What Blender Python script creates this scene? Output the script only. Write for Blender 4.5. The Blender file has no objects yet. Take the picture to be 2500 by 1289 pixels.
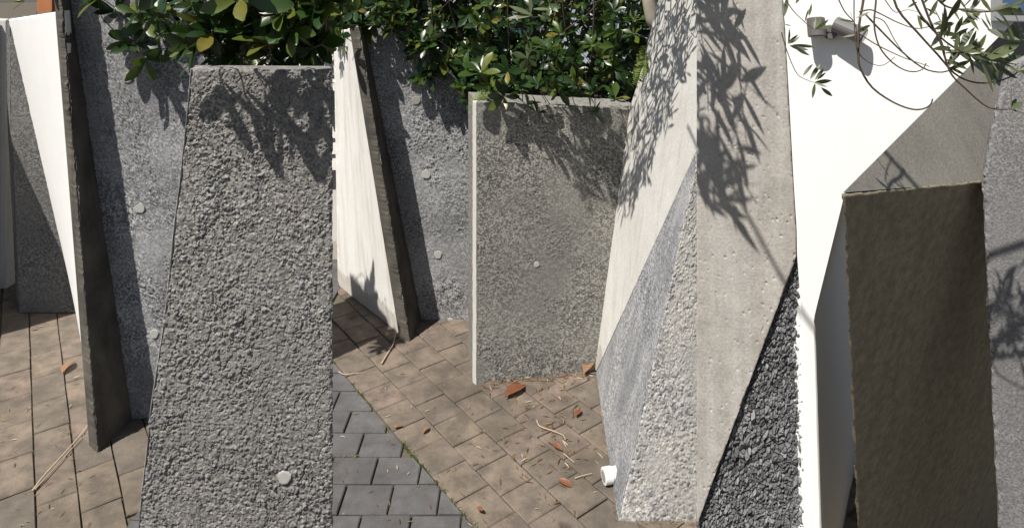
import bpy, bmesh, math, random
import numpy as np
from mathutils import Vector, Matrix

random.seed(7)
RNG = np.random.default_rng(7)
SC = bpy.context.scene
COL = SC.collection

# ------------------------------------------------------------------ camera
F, H, YH, CX = 1600.0, 1.8, -20.0, 1250.0        # focal (photo px), eye height, horizon row, centre column
cam = bpy.data.cameras.new('camera')
cam.sensor_width = 36.0
cam.lens = 36.0 * F / 2500.0
cam.shift_y = -(644.5 - YH) / 2500.0
cam.clip_start, cam.clip_end = 0.05, 400.0
co = bpy.data.objects.new('camera', cam)
co.location = (0, 0, H)
co.rotation_euler = (math.radians(90), 0, 0)
COL.objects.link(co)
SC.camera = co

# ------------------------------------------------------------------ sky, sun, exposure
EL = math.radians(57.0)
AZ = (-0.70, -0.714)
S = np.array([AZ[0] * math.cos(EL), AZ[1] * math.cos(EL), math.sin(EL)])     # towards the sun
w = bpy.data.worlds.new('World')
SC.world = w
w.use_nodes = True
nt = w.node_tree
sky = nt.nodes.new('ShaderNodeTexSky')
sky.sky_type = 'NISHITA'
sky.sun_disc = False
sky.sun_elevation = EL
sky.sun_rotation = math.atan2(AZ[0], AZ[1])
bg = nt.nodes['Background']
bg.inputs['Strength'].default_value = 0.05
nt.links.new(sky.outputs[0], bg.inputs['Color'])
sl = bpy.data.lights.new('sun', 'SUN')
sl.energy = 5.0
sl.angle = math.radians(0.5)
sl.color = (1.0, 0.955, 0.89)
so = bpy.data.objects.new('sun', sl)
so.rotation_euler = Vector(tuple(-S)).to_track_quat('-Z', 'Y').to_euler()
so.location = (-3, -3, 8)
COL.objects.link(so)
SC.view_settings.view_transform = 'Standard'
SC.view_settings.look = 'None'
SC.view_settings.gamma = 1.0
SC.view_settings.exposure = 0.42
SC.render.resolution_x, SC.render.resolution_y = 1024, 527

# ------------------------------------------------------------------ helpers: pixels to places
def P(x, y, d):
    return np.array([(x - CX) * d / F, d, H - (y - YH) * d / F])
def G(x, y):
    return P(x, y, F * H / (y - YH))
def on_plane(x, y, p0, n):
    r = np.array([(x - CX) / F, 1.0, -(y - YH) / F])
    o = np.array([0, 0, H])
    t = np.dot(np.array(p0) - o, n) / np.dot(r, n)
    return o + r * t
def proj(p):
    return CX + F * p[0] / p[1], YH + F * (H - p[2]) / p[1]
def floor_at(p, q, z=-0.02):
    """carry the line p->q on down to height z"""
    t = (z - p[2]) / (q[2] - p[2])
    return p + (q - p) * t
def unit(v):
    v = np.asarray(v, float)
    return v / max(1e-9, np.linalg.norm(v))

# ------------------------------------------------------------------ helpers: objects
def thing(name, label, cat, loc=(0, 0, 0), group=None):
    o = bpy.data.objects.new(name, None)
    o.empty_display_size = 0.1
    o.location = tuple(float(c) for c in loc)
    COL.objects.link(o)
    tag(o, label, cat, group, 'thing')
    return o
def tag(o, label=None, cat=None, group=None, kind=None):
    if label: o['label'] = label
    if cat: o['category'] = cat
    if group: o['group'] = group
    if kind: o['kind'] = kind
    return o
def base_loc(o):
    return Vector(o.location)          # parts keep world coordinates, so this is also right for a sub-part's parent
def put(o, parent=None):
    COL.objects.link(o)
    if parent is not None:
        o.parent = parent
        o.matrix_parent_inverse = Matrix.Translation(-base_loc(parent))
    return o
def mesh_np(name, V, Fq, mat, parent=None, smooth=False, tone=None, tri=None):
    """V (n,3), Fq (m,4) quads, tri (k,3)"""
    me = bpy.data.meshes.new(name)
    V = np.asarray(V, np.float32)
    Fq = np.asarray(Fq, np.int32).reshape(-1, 4)
    T = np.asarray(tri if tri is not None else np.zeros((0, 3)), np.int32).reshape(-1, 3)
    me.vertices.add(len(V))
    me.vertices.foreach_set('co', V.ravel())
    nl = Fq.size + T.size
    me.loops.add(nl)
    me.loops.foreach_set('vertex_index', np.concatenate([Fq.ravel(), T.ravel()]))
    me.polygons.add(len(Fq) + len(T))
    st = np.concatenate([np.arange(len(Fq)) * 4, Fq.size + np.arange(len(T)) * 3]).astype(np.int32)
    me.polygons.foreach_set('loop_start', st)
    me.polygons.foreach_set('use_smooth', np.full(len(Fq) + len(T), smooth, bool))
    me.update(calc_edges=True)
    if tone is not None:
        at = me.color_attributes.new('tone', 'FLOAT_COLOR', 'POINT')
        c = np.ones((len(V), 4), np.float32)
        c[:, :tone.shape[1]] = tone
        at.data.foreach_set('color', c.ravel())
    if mat is not None:
        me.materials.append(mat)
    o = bpy.data.objects.new(name, me)
    return put(o, parent)
def prism(name, poly, back, mat, parent=None, bevel=0.0):
    """closed block: front polygon (list of points) carried along the vector back"""
    bm = bmesh.new()
    a = [bm.verts.new(tuple(p)) for p in poly]
    b = [bm.verts.new(tuple(np.asarray(p) + np.asarray(back))) for p in poly]
    n = len(poly)
    bm.faces.new(a)
    bm.faces.new(b[::-1])
    for i in range(n):
        bm.faces.new((a[i], b[i], b[(i + 1) % n], a[(i + 1) % n]))
    bmesh.ops.recalc_face_normals(bm, faces=bm.faces)
    if bevel:
        bmesh.ops.bevel(bm, geom=list(bm.edges), offset=bevel, segments=2, affect='EDGES', profile=0.6)
    me = bpy.data.meshes.new(name)
    bm.to_mesh(me); bm.free()
    me.materials.append(mat)
    return put(bpy.data.objects.new(name, me), parent)
def box(name, c, s, mat, parent=None, rz=0.0, bevel=0.004):
    hx, hy, hz = [k / 2 for k in s]
    ca, sa = math.cos(rz), math.sin(rz)
    pts = [(-hx, -hy), (hx, -hy), (hx, hy), (-hx, hy)]
    poly = [np.array([c[0] + x * ca - y * sa, c[1] + x * sa + y * ca, c[2] - hz]) for x, y in pts]
    return prism(name, poly, (0, 0, 2 * hz), mat, parent, bevel)
def tube_geo(pts, radii, sides=6):
    pts = [np.asarray(p, float) for p in pts]
    n = len(pts)
    V, Q = [], []
    up = np.array([0.13, 0.21, 0.97])
    for i, p in enumerate(pts):
        t = unit(pts[min(i + 1, n - 1)] - pts[max(i - 1, 0)])
        u = unit(np.cross(t, up)) if abs(np.dot(t, up)) < 0.98 else unit(np.cross(t, [1, 0, 0]))
        v = np.cross(t, u)
        for k in range(sides):
            a = 2 * math.pi * k / sides
            V.append(p + radii[i] * (math.cos(a) * u + math.sin(a) * v))
    for i in range(n - 1):
        for k in range(sides):
            k2 = (k + 1) % sides
            Q.append((i * sides + k, i * sides + k2, (i + 1) * sides + k2, (i + 1) * sides + k))
    V.append(pts[0]); V.append(pts[-1])
    T = []
    for k in range(sides):
        k2 = (k + 1) % sides
        T.append((n * sides, k2, k))
        T.append((n * sides + 1, (n - 1) * sides + k, (n - 1) * sides + k2))
    return np.array(V), np.array(Q), np.array(T)
def smooth_line(pts, n=16):
    """Catmull-Rom through the points"""
    pts = [np.asarray(p, float) for p in pts]
    if len(pts) < 3:
        return [pts[0] + (pts[-1] - pts[0]) * t for t in np.linspace(0, 1, max(3, n // 2))]
    e = [2 * pts[0] - pts[1]] + pts + [2 * pts[-1] - pts[-2]]
    out = []
    m = len(pts) - 1
    per = max(2, n // m)
    for i in range(m):
        p0, p1, p2, p3 = e[i:i + 4]
        for t in np.linspace(0, 1, per, endpoint=False):
            out.append(0.5 * ((2 * p1) + (-p0 + p2) * t + (2 * p0 - 5 * p1 + 4 * p2 - p3) * t ** 2 + (-p0 + 3 * p1 - 3 * p2 + p3) * t ** 3))
    out.append(pts[-1])
    return out
def tube(name, pts, r0, r1, mat, parent=None, sides=6, n=16):
    l = smooth_line(pts, n)
    V, Q, T = tube_geo(l, np.linspace(r0, r1, len(l)), sides)
    return mesh_np(name, V, Q, mat, parent, True, tri=T)

# ------------------------------------------------------------------ helpers: noise
def hsh(i, j, s):
    n = (i.astype(np.int64) * 374761393 + j.astype(np.int64) * 668265263 + s * 974634221) & 0xFFFFFFFF
    n = ((n ^ (n >> 13)) * 1274126177) & 0xFFFFFFFF
    n = ((n ^ (n >> 16)) * 2246822519) & 0xFFFFFFFF
    return ((n ^ (n >> 15)) & 0xFFFFFF) / float(0xFFFFFF)
def vn(x, y, s=0):
    i, j = np.floor(x), np.floor(y)
    fx, fy = x - i, y - j
    fx = fx * fx * (3 - 2 * fx); fy = fy * fy * (3 - 2 * fy)
    a = hsh(i, j, s); b = hsh(i + 1, j, s); c = hsh(i, j + 1, s); d = hsh(i + 1, j + 1, s)
    return (a + (b - a) * fx) * (1 - fy) + (c + (d - c) * fx) * fy
def fbm(x, y, s=0, o=4):
    t, a, n = 0, 1.0, 0
    for k in range(o):
        t = t + a * vn(x * 2 ** k, y * 2 ** k, s + k); n += a; a *= 0.5
    return t / n
def pebbles(x, y, cell, s, keep=0.7, flat=0.6):
    """rounded stones bedded in mortar: height (0..1) and a random value for each stone"""
    i0, j0 = np.floor(x / cell), np.floor(y / cell)
    h = np.zeros_like(x); idv = np.zeros_like(x)
    for di in (-1, 0, 1):
        for dj in (-1, 0, 1):
            i, j = i0 + di, j0 + dj
            cx = (i + 0.15 + 0.7 * hsh(i, j, s)) * cell
            cy = (j + 0.15 + 0.7 * hsh(i, j, s + 1)) * cell
            R = cell * (0.25 + 0.40 * hsh(i, j, s + 2))
            an = hsh(i, j, s + 3) * math.pi
            dx, dy = x - cx, y - cy
            u = dx * np.cos(an) + dy * np.sin(an); v = -dx * np.sin(an) + dy * np.cos(an)
            q = 1 - ((u / R) ** 2 + (v / (R * (0.55 + 0.4 * hsh(i, j, s + 4)))) ** 2)
            tilt = 1 + 0.5 * (hsh(i, j, s + 7) - 0.5) * u / R + 0.5 * (hsh(i, j, s + 8) - 0.5) * v / R
            hh = np.where((q > 0) & (hsh(i, j, s + 5) < keep), np.clip(q, 0, 1) ** flat * tilt * (0.45 + 0.55 * hsh(i, j, s + 6)), 0)
            m = hh > h
            h = np.where(m, hh, h); idv = np.where(m, hsh(i, j, s + 9), idv)
    return h, idv
def crushed(x, y, cell, s):
    """angular broken stone: tilted flat facets with deep gaps between"""
    i0, j0 = np.floor(x / cell), np.floor(y / cell)
    f1 = np.full_like(x, 9e9); f2 = np.full_like(x, 9e9); bi = i0.copy(); bj = j0.copy(); bx = x * 0; by = y * 0
    for di in (-1, 0, 1):
        for dj in (-1, 0, 1):
            i, j = i0 + di, j0 + dj
            cx = (i + 0.05 + 0.9 * hsh(i, j, s)) * cell; cy = (j + 0.05 + 0.9 * hsh(i, j, s + 1)) * cell
            d = np.abs(x - cx) * (0.7 + .6 * hsh(i, j, s + 5)) + np.hypot(x - cx, y - cy) * .8
            m = d < f1
            f2 = np.where(m, f1, np.minimum(f2, d)); f1 = np.where(m, d, f1)
            bi = np.where(m, i, bi); bj = np.where(m, j, bj); bx = np.where(m, x - cx, bx); by = np.where(m, y - cy, by)
    gx, gy = hsh(bi, bj, s + 2) - .5, hsh(bi, bj, s + 3) - .5
    idv = hsh(bi, bj, s + 4)
    edge = np.clip((f2 - f1) / (cell * .22), 0, 1)
    h = (0.3 + 0.7 * hsh(bi, bj, s + 6)) + 1.5 * (gx * bx + gy * by) / cell
    return h * edge, idv, edge

# ------------------------------------------------------------------ helpers: a cast face with real relief
def resample(poly, n, dense=None):
    poly = [np.asarray(p, float) for p in poly]
    L = [0]
    for a, b in zip(poly[:-1], poly[1:]):
        L.append(L[-1] + np.linalg.norm(b - a))
    t = np.linspace(0, L[-1], n)
    if dense:
        k = int(n * .93); t = np.concatenate([np.linspace(0, L[-1] * dense, k, endpoint=False), np.linspace(L[-1] * dense, L[-1], n - k)])
    A = np.array(poly)
    return np.stack([np.interp(t, L, A[:, k]) for k in range(3)], 1)
def plate(name, left, right, back, nu, nv, relief, mat, parent=None, chip=0.0, seed=1, dense=None, smooth=True, wave=0.0):
    """closed slab of a wall; left and right are its side outlines from top to bottom, back the vector to its rear face"""
    L, R = resample(left, nv, dense), resample(right, nv, dense)
    u = np.linspace(0, 1, nu)
    V = L[:, None, :] * (1 - u)[None, :, None] + R[:, None, :] * u[None, :, None]
    back = np.asarray(back, float)
    du = np.gradient(V, axis=1); dv = np.gradient(V, axis=0)
    N = np.cross(du, dv)
    N /= np.maximum(np.linalg.norm(N, axis=2, keepdims=True), 1e-9)
    if np.dot(N[nv // 2, nu // 2], back) > 0: N = -N
    W = np.linalg.norm(R - L, axis=1)
    a = u[None, :] * W[:, None] + L[:, None, 0] * 0 + (L[:, 0] * 0.0)[:, None]
    b = np.cumsum(np.concatenate([[0], np.linalg.norm(np.diff((L + R) / 2, axis=0), axis=1)]))[:, None] * np.ones((1, nu))
    a = a + (np.linalg.norm(L - L[0], axis=1) * 0)[:, None]
    h, r, g = relief(a + 3.1 * seed, b + 1.7 * seed)
    tone = np.stack([r + 0 * h, g + 0 * h, h * 0], 2).reshape(-1, 3)
    if chip:
        e = np.minimum(np.minimum(a, W[:, None] - a), np.minimum(b, b[-1:, :] - b))
        q = fbm(a / 0.012 + seed, b / 0.012, 40 + seed, 3)
        big = fbm(a / 0.05, b / 0.05 + seed, 60 + seed, 2)
        dep = chip * np.clip(q * 1.6 - 0.35 + (big > .62) * .9, 0, 2)
        wd = chip * 1.2 * (0.5 + q)
        h = h - dep * np.clip(1 - e / np.maximum(wd, 1e-5), 0, 1)
    V = V + N * h[:, :, None]
    if wave:
        tv = unit((R - L)[nv // 2])
        q = (fbm(b / 0.02, b * 0 + seed, 70 + seed, 3) - .5) * wave
        lw = np.clip(1 - a / 0.02, 0, 1) + np.clip(1 - (W[:, None] - a) / 0.02, 0, 1)
        V = V + tv * (q * lw)[:, :, None]
    idx = np.arange(nu * nv).reshape(nv, nu)
    Q = np.stack([idx[:-1, :-1], idx[1:, :-1], idx[1:, 1:], idx[:-1, 1:]], 2).reshape(-1, 4)
    ring = np.concatenate([idx[0, :], idx[1:, -1], idx[-1, -2::-1], idx[-2:0:-1, 0]])
    Vf = V.reshape(-1, 3)
    k = len(ring); off = len(Vf)
    base = np.concatenate([(L[:, None] * (1 - u)[None, :, None] + R[:, None] * u[None, :, None]).reshape(-1, 3)])[ring]
    Vb = base + back
    r2 = np.roll(np.arange(k), -1)
    side = np.stack([ring, ring[r2], off + r2, off + np.arange(k)], 1)
    cen = Vb.mean(0, keepdims=True)
    Vall = np.concatenate([Vf, Vb, cen])
    T = np.stack([np.full(k, off + k), off + np.arange(k), off + r2], 1)
    tone = np.concatenate([tone, np.repeat([[.5, 0, 0]], k + 1, 0)])
    o = mesh_np(name, Vall, np.concatenate([Q, side]), mat, parent, False, tone, tri=T)
    if smooth:
        sm = np.zeros(len(o.data.polygons), bool); sm[:len(Q)] = True
        o.data.polygons.foreach_set('use_smooth', sm)
    return o

# reliefs: return height (m), stone id, stone mask
def rel_smooth(amp=0.0012, pits=0.0):
    def f(a, b):
        h = (fbm(a / .05, b / .09, 3, 4) - .5) * amp * 2
        if pits:
            ph, pid = pebbles(a, b, 0.0085, 55, 0.07, 0.5)
            h = h - ph * pits * np.clip((fbm(a / .1, b / .1, 57, 2) - .35) * 4, 0, 1)
        return h, a * 0 + .5, a * 0
    return f
def rel_grain(amp=0.004, cell=0.012, rough_at=None, big=0.0, s=11, keep=.75):
    def f(a, b):
        p1, i1 = pebbles(a, b, cell, s, keep)
        p2, i2 = pebbles(a, b, cell * .5, s + 20, .8)
        z = fbm(a / .12, b / .16, s + 3, 4)
        m = np.clip((z - .42) * 4, 0.15, 1.0)
        h = amp * (p1 * m + .35 * p2 * np.clip(m + .25, 0, 1)) + amp * 1.2 * (fbm(a / .018, b / .018, s + 8, 3) - .5) * (.35 + .65 * m) + amp * (fbm(a / .2, b / .2, s + 9, 3) - .5)
        return h, i1, np.clip(p1 * 2.2 - .25, 0, 1) * m
    return f
def rel_rough(amp=0.006, cell=0.012, s=21, lo=.1):
    """washed concrete: grainy skin with pits and short cracks, stones standing out in patches"""
    def f(a, b):
        z = fbm(a / .10, b / .15, s + 3, 4)
        m = np.clip((z - .43) * 6, 0., 1.0)
        wa = a + .010 * (fbm(a / .02, b / .02, s + 1, 3) - .5); wb = b + .010 * (fbm(a / .02, b / .02, s + 2, 3) - .5)
        p1, i1 = pebbles(wa, wb, cell, s, .55, .5)
        p2, i2 = pebbles(wa, wb, cell * .5, s + 20, .5, .5)
        p3, i3 = pebbles(wa, wb, cell * 1.7, s + 40, .35, .4)
        skin = fbm(a / (cell * .9), b / (cell * .9), s + 7, 4) - .5
        rough = .45 + .55 * np.clip((fbm(a / .05, b / .06, s + 8, 3) - .35) * 3, 0, 1)
        h = amp * (1.25 * skin * rough + .55 * p2 * rough + (.2 + .8 * m) * .9 * p1 + .8 * p3 * m)
        h = h + amp * .9 * (fbm(a / .22, b / .25, s + 9, 3) - .5)
        cr = np.abs(fbm(wa / (cell * 2.6), wb / (cell * 3.4), s + 12, 3) - .5)
        h = h - amp * 1.3 * np.clip(1 - cr / .022, 0, 1) * np.clip((fbm(a / .06, b / .06, s + 15, 2) - .4) * 4, 0, 1)
        pit, _ = pebbles(wa, wb, cell * .8, s + 60, .22, .5)
        h = h - amp * .9 * pit * rough
        st = np.maximum(p1, p3 * m)
        return h, np.where(p3 * m > p1, i3, i1), np.clip(st * 2.0 - .3, 0, 1) * (.15 + .85 * m)
    return f
def rel_crushed(amp=0.013, s=31):
    def f(a, b):
        big = np.clip((fbm(a / .09, b / .12, s + 3, 3) - .40) * 5, 0, 1)
        c1, i1, e1 = crushed(a, b, .0095, s)
        c2, i2, e2 = crushed(a, b, .016, s + 30)
        h = amp * (c1 * (1 - big) * .75 + c2 * big) + amp * .35 * (fbm(a / .006, b / .006, s + 9, 2) - .5)
        return h, np.where(big > .5, i2, i1), np.where(big > .5, e2, e1)
    return f

# ------------------------------------------------------------------ materials
def node_mat(name):
    m = bpy.data.materials.new(name)
    m.use_nodes = True
    return m, m.node_tree, m.node_tree.nodes['Principled BSDF']
def rgb(c):
    return (c[0], c[1], c[2], 1.0)
def N(t, kind, **kw):
    n = t.nodes.new(kind)
    for k, v in kw.items():
        if k in n.inputs: n.inputs[k].default_value = v
        else: setattr(n, k, v)
    return n
def mix(t, fac, a, b, mode='MIX'):
    n = t.nodes.new('ShaderNodeMix'); n.data_type = 'RGBA'; n.blend_type = mode
    for s, v in ((0, fac), (6, a), (7, b)):
        if isinstance(v, (int, float)): n.inputs[s].default_value = v
        elif isinstance(v, tuple): n.inputs[s].default_value = v if len(v) == 4 else rgb(v)
        else: t.links.new(v, n.inputs[s])
    return n.outputs[2]
def noise(t, scale, detail=4.0, vec=None, rough=.55):
    n = N(t, 'ShaderNodeTexNoise', Scale=scale, Detail=detail, Roughness=rough)
    if vec is not None: t.links.new(vec, n.inputs['Vector'])
    return n.outputs[0]
def ramp(t, v, stops):
    r = t.nodes.new('ShaderNodeValToRGB')
    el = r.color_ramp.elements
    while len(el) < len(stops): el.new(0.5)
    for e, (p, c) in zip(el, stops):
        e.position = p; e.color = rgb(c) if not isinstance(c, (int, float)) else (c, c, c, 1)
    t.links.new(v, r.inputs[0])
    return r.outputs[0]
def pos(t, sx=1, sy=1, sz=1):
    g = t.nodes.new('ShaderNodeNewGeometry')
    m = t.nodes.new('ShaderNodeMapping'); m.inputs['Scale'].default_value = (sx, sy, sz)
    t.links.new(g.outputs['Position'], m.inputs['Vector'])
    return m.outputs[0]
def bump(t, bsdf, h, dist=0.002, strength=.6):
    b = N(t, 'ShaderNodeBump', Strength=strength, Distance=dist)
    t.links.new(h, b.inputs['Height']); t.links.new(b.outputs[0], bsdf.inputs['Normal'])
def concrete(name, ca, cb, cc, patch=3.0, fine=160.0, streak=.3, rough=.9, pits=0.0, bd=.0015, splash=None):
    """cast concrete: two tones in patches, run-off streaks of a third tone, fine sand grain"""
    m, t, p = node_mat(name)
    v = pos(t)
    c = mix(t, ramp(t, noise(t, patch, 6, v), [(.35, 0.), (.65, 1.)]), ca, cb)
    st = ramp(t, noise(t, 5, 5, pos(t, 4.5, 4.5, .28)), [(.48, 0.), (.72, 1.)])
    f = N(t, 'ShaderNodeMath', operation='MULTIPLY'); t.links.new(st, f.inputs[0]); f.inputs[1].default_value = streak
    c = mix(t, f.outputs[0], c, cc)
    if splash is not None:                                  # soil splashed up on the lowest hand's breadth
        sz = t.nodes.new('ShaderNodeSeparateXYZ'); t.links.new(v, sz.inputs[0])
        ad = N(t, 'ShaderNodeMath', operation='MULTIPLY_ADD'); t.links.new(noise(t, 18, 5, v), ad.inputs[0]); ad.inputs[1].default_value = -.20; t.links.new(sz.outputs[2], ad.inputs[2])
        c = mix(t, ramp(t, ad.outputs[0], [(0., .5), (.02, 0.)]), c, splash)
    g = noise(t, fine, 3, v, .7)
    c = mix(t, .55, c, ramp(t, g, [(.25, .30), (.75, .72)]), 'OVERLAY')
    if pits:
        vo = N(t, 'ShaderNodeTexVoronoi', Scale=70.0); t.links.new(v, vo.inputs['Vector'])
        c = mix(t, ramp(t, vo.outputs[0], [(.06, pits), (.13, 0.)]), c, (.05, .047, .042))
    t.links.new(c, p.inputs['Base Color'])
    p.inputs['Roughness'].default_value = rough
    p.inputs['Specular IOR Level'].default_value = .25
    bump(t, p, g, bd, .7)
    return m
def stony(name, mort_a, mort_b, st_a, st_b, patch=4.0, fine=220.0, contrast=.5, streakc=None, speck=0., sps=130.):
    """washed concrete: mortar in two tones (painted gap shade for the aggregate), stones tinted one by one from the relief's own stone ids"""
    m, t, p = node_mat(name)
    v = pos(t)
    mo = mix(t, ramp(t, noise(t, patch, 5, v), [(.36, 0.), (.64, 1.)]), mort_a, mort_b)
    if streakc is not None:
        st = ramp(t, noise(t, 4, 5, pos(t, 5, 5, .35)), [(.45, 0.), (.75, .7)])
        mo = mix(t, st, mo, streakc)
    at = t.nodes.new('ShaderNodeAttribute'); at.attribute_name = 'tone'
    sp = t.nodes.new('ShaderNodeSeparateColor'); t.links.new(at.outputs['Color'], sp.inputs[0])
    stc = ramp(t, sp.outputs[0], [(0., st_a), (.6, st_b), (1., st_a)])
    c = mix(t, sp.outputs[1], mo, stc)
    if speck:
        vo = N(t, 'ShaderNodeTexVoronoi', Scale=sps, Randomness=1.0); t.links.new(v, vo.inputs['Vector'])
        sx = t.nodes.new('ShaderNodeSeparateColor'); t.links.new(vo.outputs['Color'], sx.inputs[0])
        pz = ramp(t, noise(t, 2.6, 4, v), [(.36, .25), (.6, 1.)])
        fm = N(t, 'ShaderNodeMath', operation='MULTIPLY'); t.links.new(pz, fm.inputs[0]); fm.inputs[1].default_value = speck
        c = mix(t, fm.outputs[0], c, ramp(t, sx.outputs[0], [(.15, .12), (.5, .42), (.8, .93)]), 'OVERLAY')
    g = noise(t, fine, 4, v, .75)
    c = mix(t, contrast, c, ramp(t, g, [(.28, .18), (.72, .80)]), 'OVERLAY')
    t.links.new(c, p.inputs['Base Color'])
    p.inputs['Roughness'].default_value = .93
    p.inputs['Specular IOR Level'].default_value = .2
    bump(t, p, g, .002, .8)
    return m
def plain(name, c, rough=.6, metal=0., spec=.4, var=.0, scale=30.):
    m, t, p = node_mat(name)
    if var:
        v = pos(t)
        cc = mix(t, noise(t, scale, 5, v), tuple(k * (1 - var) for k in c), tuple(min(1, k * (1 + var)) for k in c))
        t.links.new(cc, p.inputs['Base Color'])
    else:
        p.inputs['Base Color'].default_value = rgb(c)
    p.inputs['Roughness'].default_value = rough
    p.inputs['Metallic'].default_value = metal
    p.inputs['Specular IOR Level'].default_value = spec
    return m
def leaf_mat(name, stops, under=None, rough=.32, trans=.25, use_tone=False, spec=.5):
    m, t, p = node_mat(name)
    if use_tone:
        at = t.nodes.new('ShaderNodeAttribute'); at.attribute_name = 'tone'
        sp = t.nodes.new('ShaderNodeSeparateColor'); t.links.new(at.outputs['Color'], sp.inputs[0]); r = sp.outputs[0]
    else:
        r = t.nodes.new('ShaderNodeObjectInfo').outputs['Random']
    c = ramp(t, r, stops)
    c = mix(t, .35, c, ramp(t, noise(t, 60, 3, pos(t)), [(.3, .3), (.7, .7)]), 'OVERLAY')
    if under is not None:
        g = t.nodes.new('ShaderNodeNewGeometry')
        c = mix(t, g.outputs['Backfacing'], c, under)
    t.links.new(c, p.inputs['Base Color'])
    p.inputs['Roughness'].default_value = rough
    p.inputs['Specular IOR Level'].default_value = spec
    if trans:
        tr = t.nodes.new('ShaderNodeBsdfTranslucent')
        tc = mix(t, 1.0, c, (1.0, 1.15, .55), 'MULTIPLY'); t.links.new(tc, tr.inputs[0])
        ms = t.nodes.new('ShaderNodeMixShader'); ms.inputs[0].default_value = trans
        t.links.new(p.outputs[0], ms.inputs[1]); t.links.new(tr.outputs[0], ms.inputs[2])
        t.links.new(ms.outputs[0], t.nodes['Material Output'].inputs['Surface'])
    return m

M_slab = stony('washed_brown_grey_concrete', (.200, .190, .176), (.25, .24, .225), (.130, .131, .140), (.215, .210, .202), 3.5, speck=.55, sps=260., contrast=.4)
M_speck = stony('speckled_grey_concrete', (.33, .33, .33), (.20, .20, .20), (.09, .09, .095), (.20, .20, .205), 3.0, 120., .5, speck=.62, sps=160.)
M_dark = stony('dark_grey_concrete', (.125, .122, .118), (.16, .155, .15), (.085, .085, .085), (.13, .13, .13), 3.0, contrast=.35, speck=.6, sps=150.)
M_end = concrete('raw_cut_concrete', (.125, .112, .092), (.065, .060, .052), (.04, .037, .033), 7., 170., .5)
M_white = concrete('white_painted_render', (.84, .83, .80), (.80, .80, .78), (.74, .72, .68), 2., 120., .12, .75, bd=.0006)
M_wash = concrete('streaked_whitewash', (.80, .785, .75), (.72, .70, .66), (.56, .50, .43), 2.6, 140., .65, .85, bd=.0008, splash=(.30, .26, .20))
M_lean = concrete('weathered_pale_concrete', (.60, .585, .55), (.53, .515, .48), (.42, .39, .34), 2.2, 150., .5, .88, bd=.0008, splash=(.26, .23, .18))
M_pale = concrete('pale_board_concrete', (.66, .64, .60), (.60, .575, .53), (.45, .42, .37), 2.5, 200., .5, .9, bd=.0008)
M_wallw = stony('fine_washed_concrete', (.245, .236, .212), (.200, .194, .177), (.14, .14, .138), (.21, .205, .19), 3.0, contrast=.45, speck=.7, sps=150.)
M_facet = stony('streaked_grey_concrete', (.21, .213, .222), (.33, .33, .333), (.13, .133, .145), (.23, .233, .24), 4.5, streakc=(.44, .435, .43), speck=.5, sps=150.)
M_roughpale = stony('pale_rough_concrete', (.42, .405, .375), (.33, .32, .305), (.16, .165, .18), (.28, .278, .275), 4.5, contrast=.45, speck=.5, sps=150., streakc=(.46, .45, .43))
M_light = concrete('light_sandy_concrete', (.43, .40, .36), (.34, .32, .29), (.50, .49, .47), 14., 130., .6, .9, pits=.0, bd=.0014)
M_agg = stony('exposed_basalt_aggregate', (.035, .033, .03), (.06, .055, .05), (.085, .086, .092), (.24, .24, .245), 6.0, 160., .5)  # dark base tones paint the shade in the gaps between stones
M_moss = concrete('mossy_dark_concrete', (.205, .180, .122), (.30, .262, .19), (.15, .135, .10), 48., 210., .45, bd=.003)
M_slope = concrete('weathered_tan_concrete', (.24, .228, .20), (.195, .186, .166), (.12, .115, .10), 6., 150., .25)
M_strip = stony('raked_grey_concrete', (.21, .206, .206), (.165, .162, .162), (.15, .15, .155), (.24, .235, .235), 3.0, streakc=(.29, .285, .28), speck=.35, sps=300.)
M_litedge = plain('sunlit_edge', (.52, .50, .46), .9, var=.12)  # paler than the walls: sunlight on their edges put into the colour
M_plug = plain('cement_plug', (.42, .41, .385), .95, var=.18, scale=90)
M_plugtan = plain('tan_cement_plug', (.29, .275, .24), .95, var=.2, scale=90)
M_soil = plain('dark_soil', (.035, .028, .02), .95, var=.3)
M_wood = plain('orange_stained_timber', (.42, .17, .07), .6, var=.25, scale=12)
M_metal = plain('dark_grey_powder_coat', (.12, .112, .11), .5)
M_lens = plain('lamp_glass', (.25, .25, .24), .1)
M_glass = plain('window_glass', (.05, .10, .18), .05, spec=.8)
M_frame = plain('grey_window_frame', (.25, .25, .26), .5)
M_pvc = plain('white_plastic_pipe', (.82, .81, .78), .35)
M_bark = plain('grey_bark', (.22, .19, .155), .9, var=.35, scale=60)
M_stem = plain('dark_shrub_stem', (.085, .07, .052), .85, var=.35, scale=80)
M_twig = plain('olive_twig_bark', (.085, .06, .045), .8, var=.3, scale=120)
M_house = plain('shaded_white_weatherboard', (.36, .39, .45), .7, var=.03)  # white boards with their shade put into the colour
SH_STOPS = [(0., (.010, .027, .006)), (.4, (.020, .050, .009)), (.75, (.042, .078, .012)), (.93, (.095, .120, .020)), (1., (.17, .14, .03))]
M_leaf = leaf_mat('glossy_shrub_leaf', SH_STOPS, (.06, .085, .03), trans=.2)
M_leafj = leaf_mat('glossy_shrub_leaf_mass', SH_STOPS, (.06, .085, .03), use_tone=True, trans=.2)
OL_STOPS = [(0., (.055, .075, .030)), (.5, (.085, .105, .045)), (1., (.13, .145, .07))]
M_olive = leaf_mat('olive_leaf', OL_STOPS, (.27, .29, .22), .42, .15)
M_olivej = leaf_mat('olive_leaf_mass', OL_STOPS, (.27, .29, .22), .42, .15, True)
M_fern = leaf_mat('fern_green', [(0., (.10, .16, .02)), (.6, (.17, .22, .03)), (1., (.35, .26, .04))], None, .45, .35, True)
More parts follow.
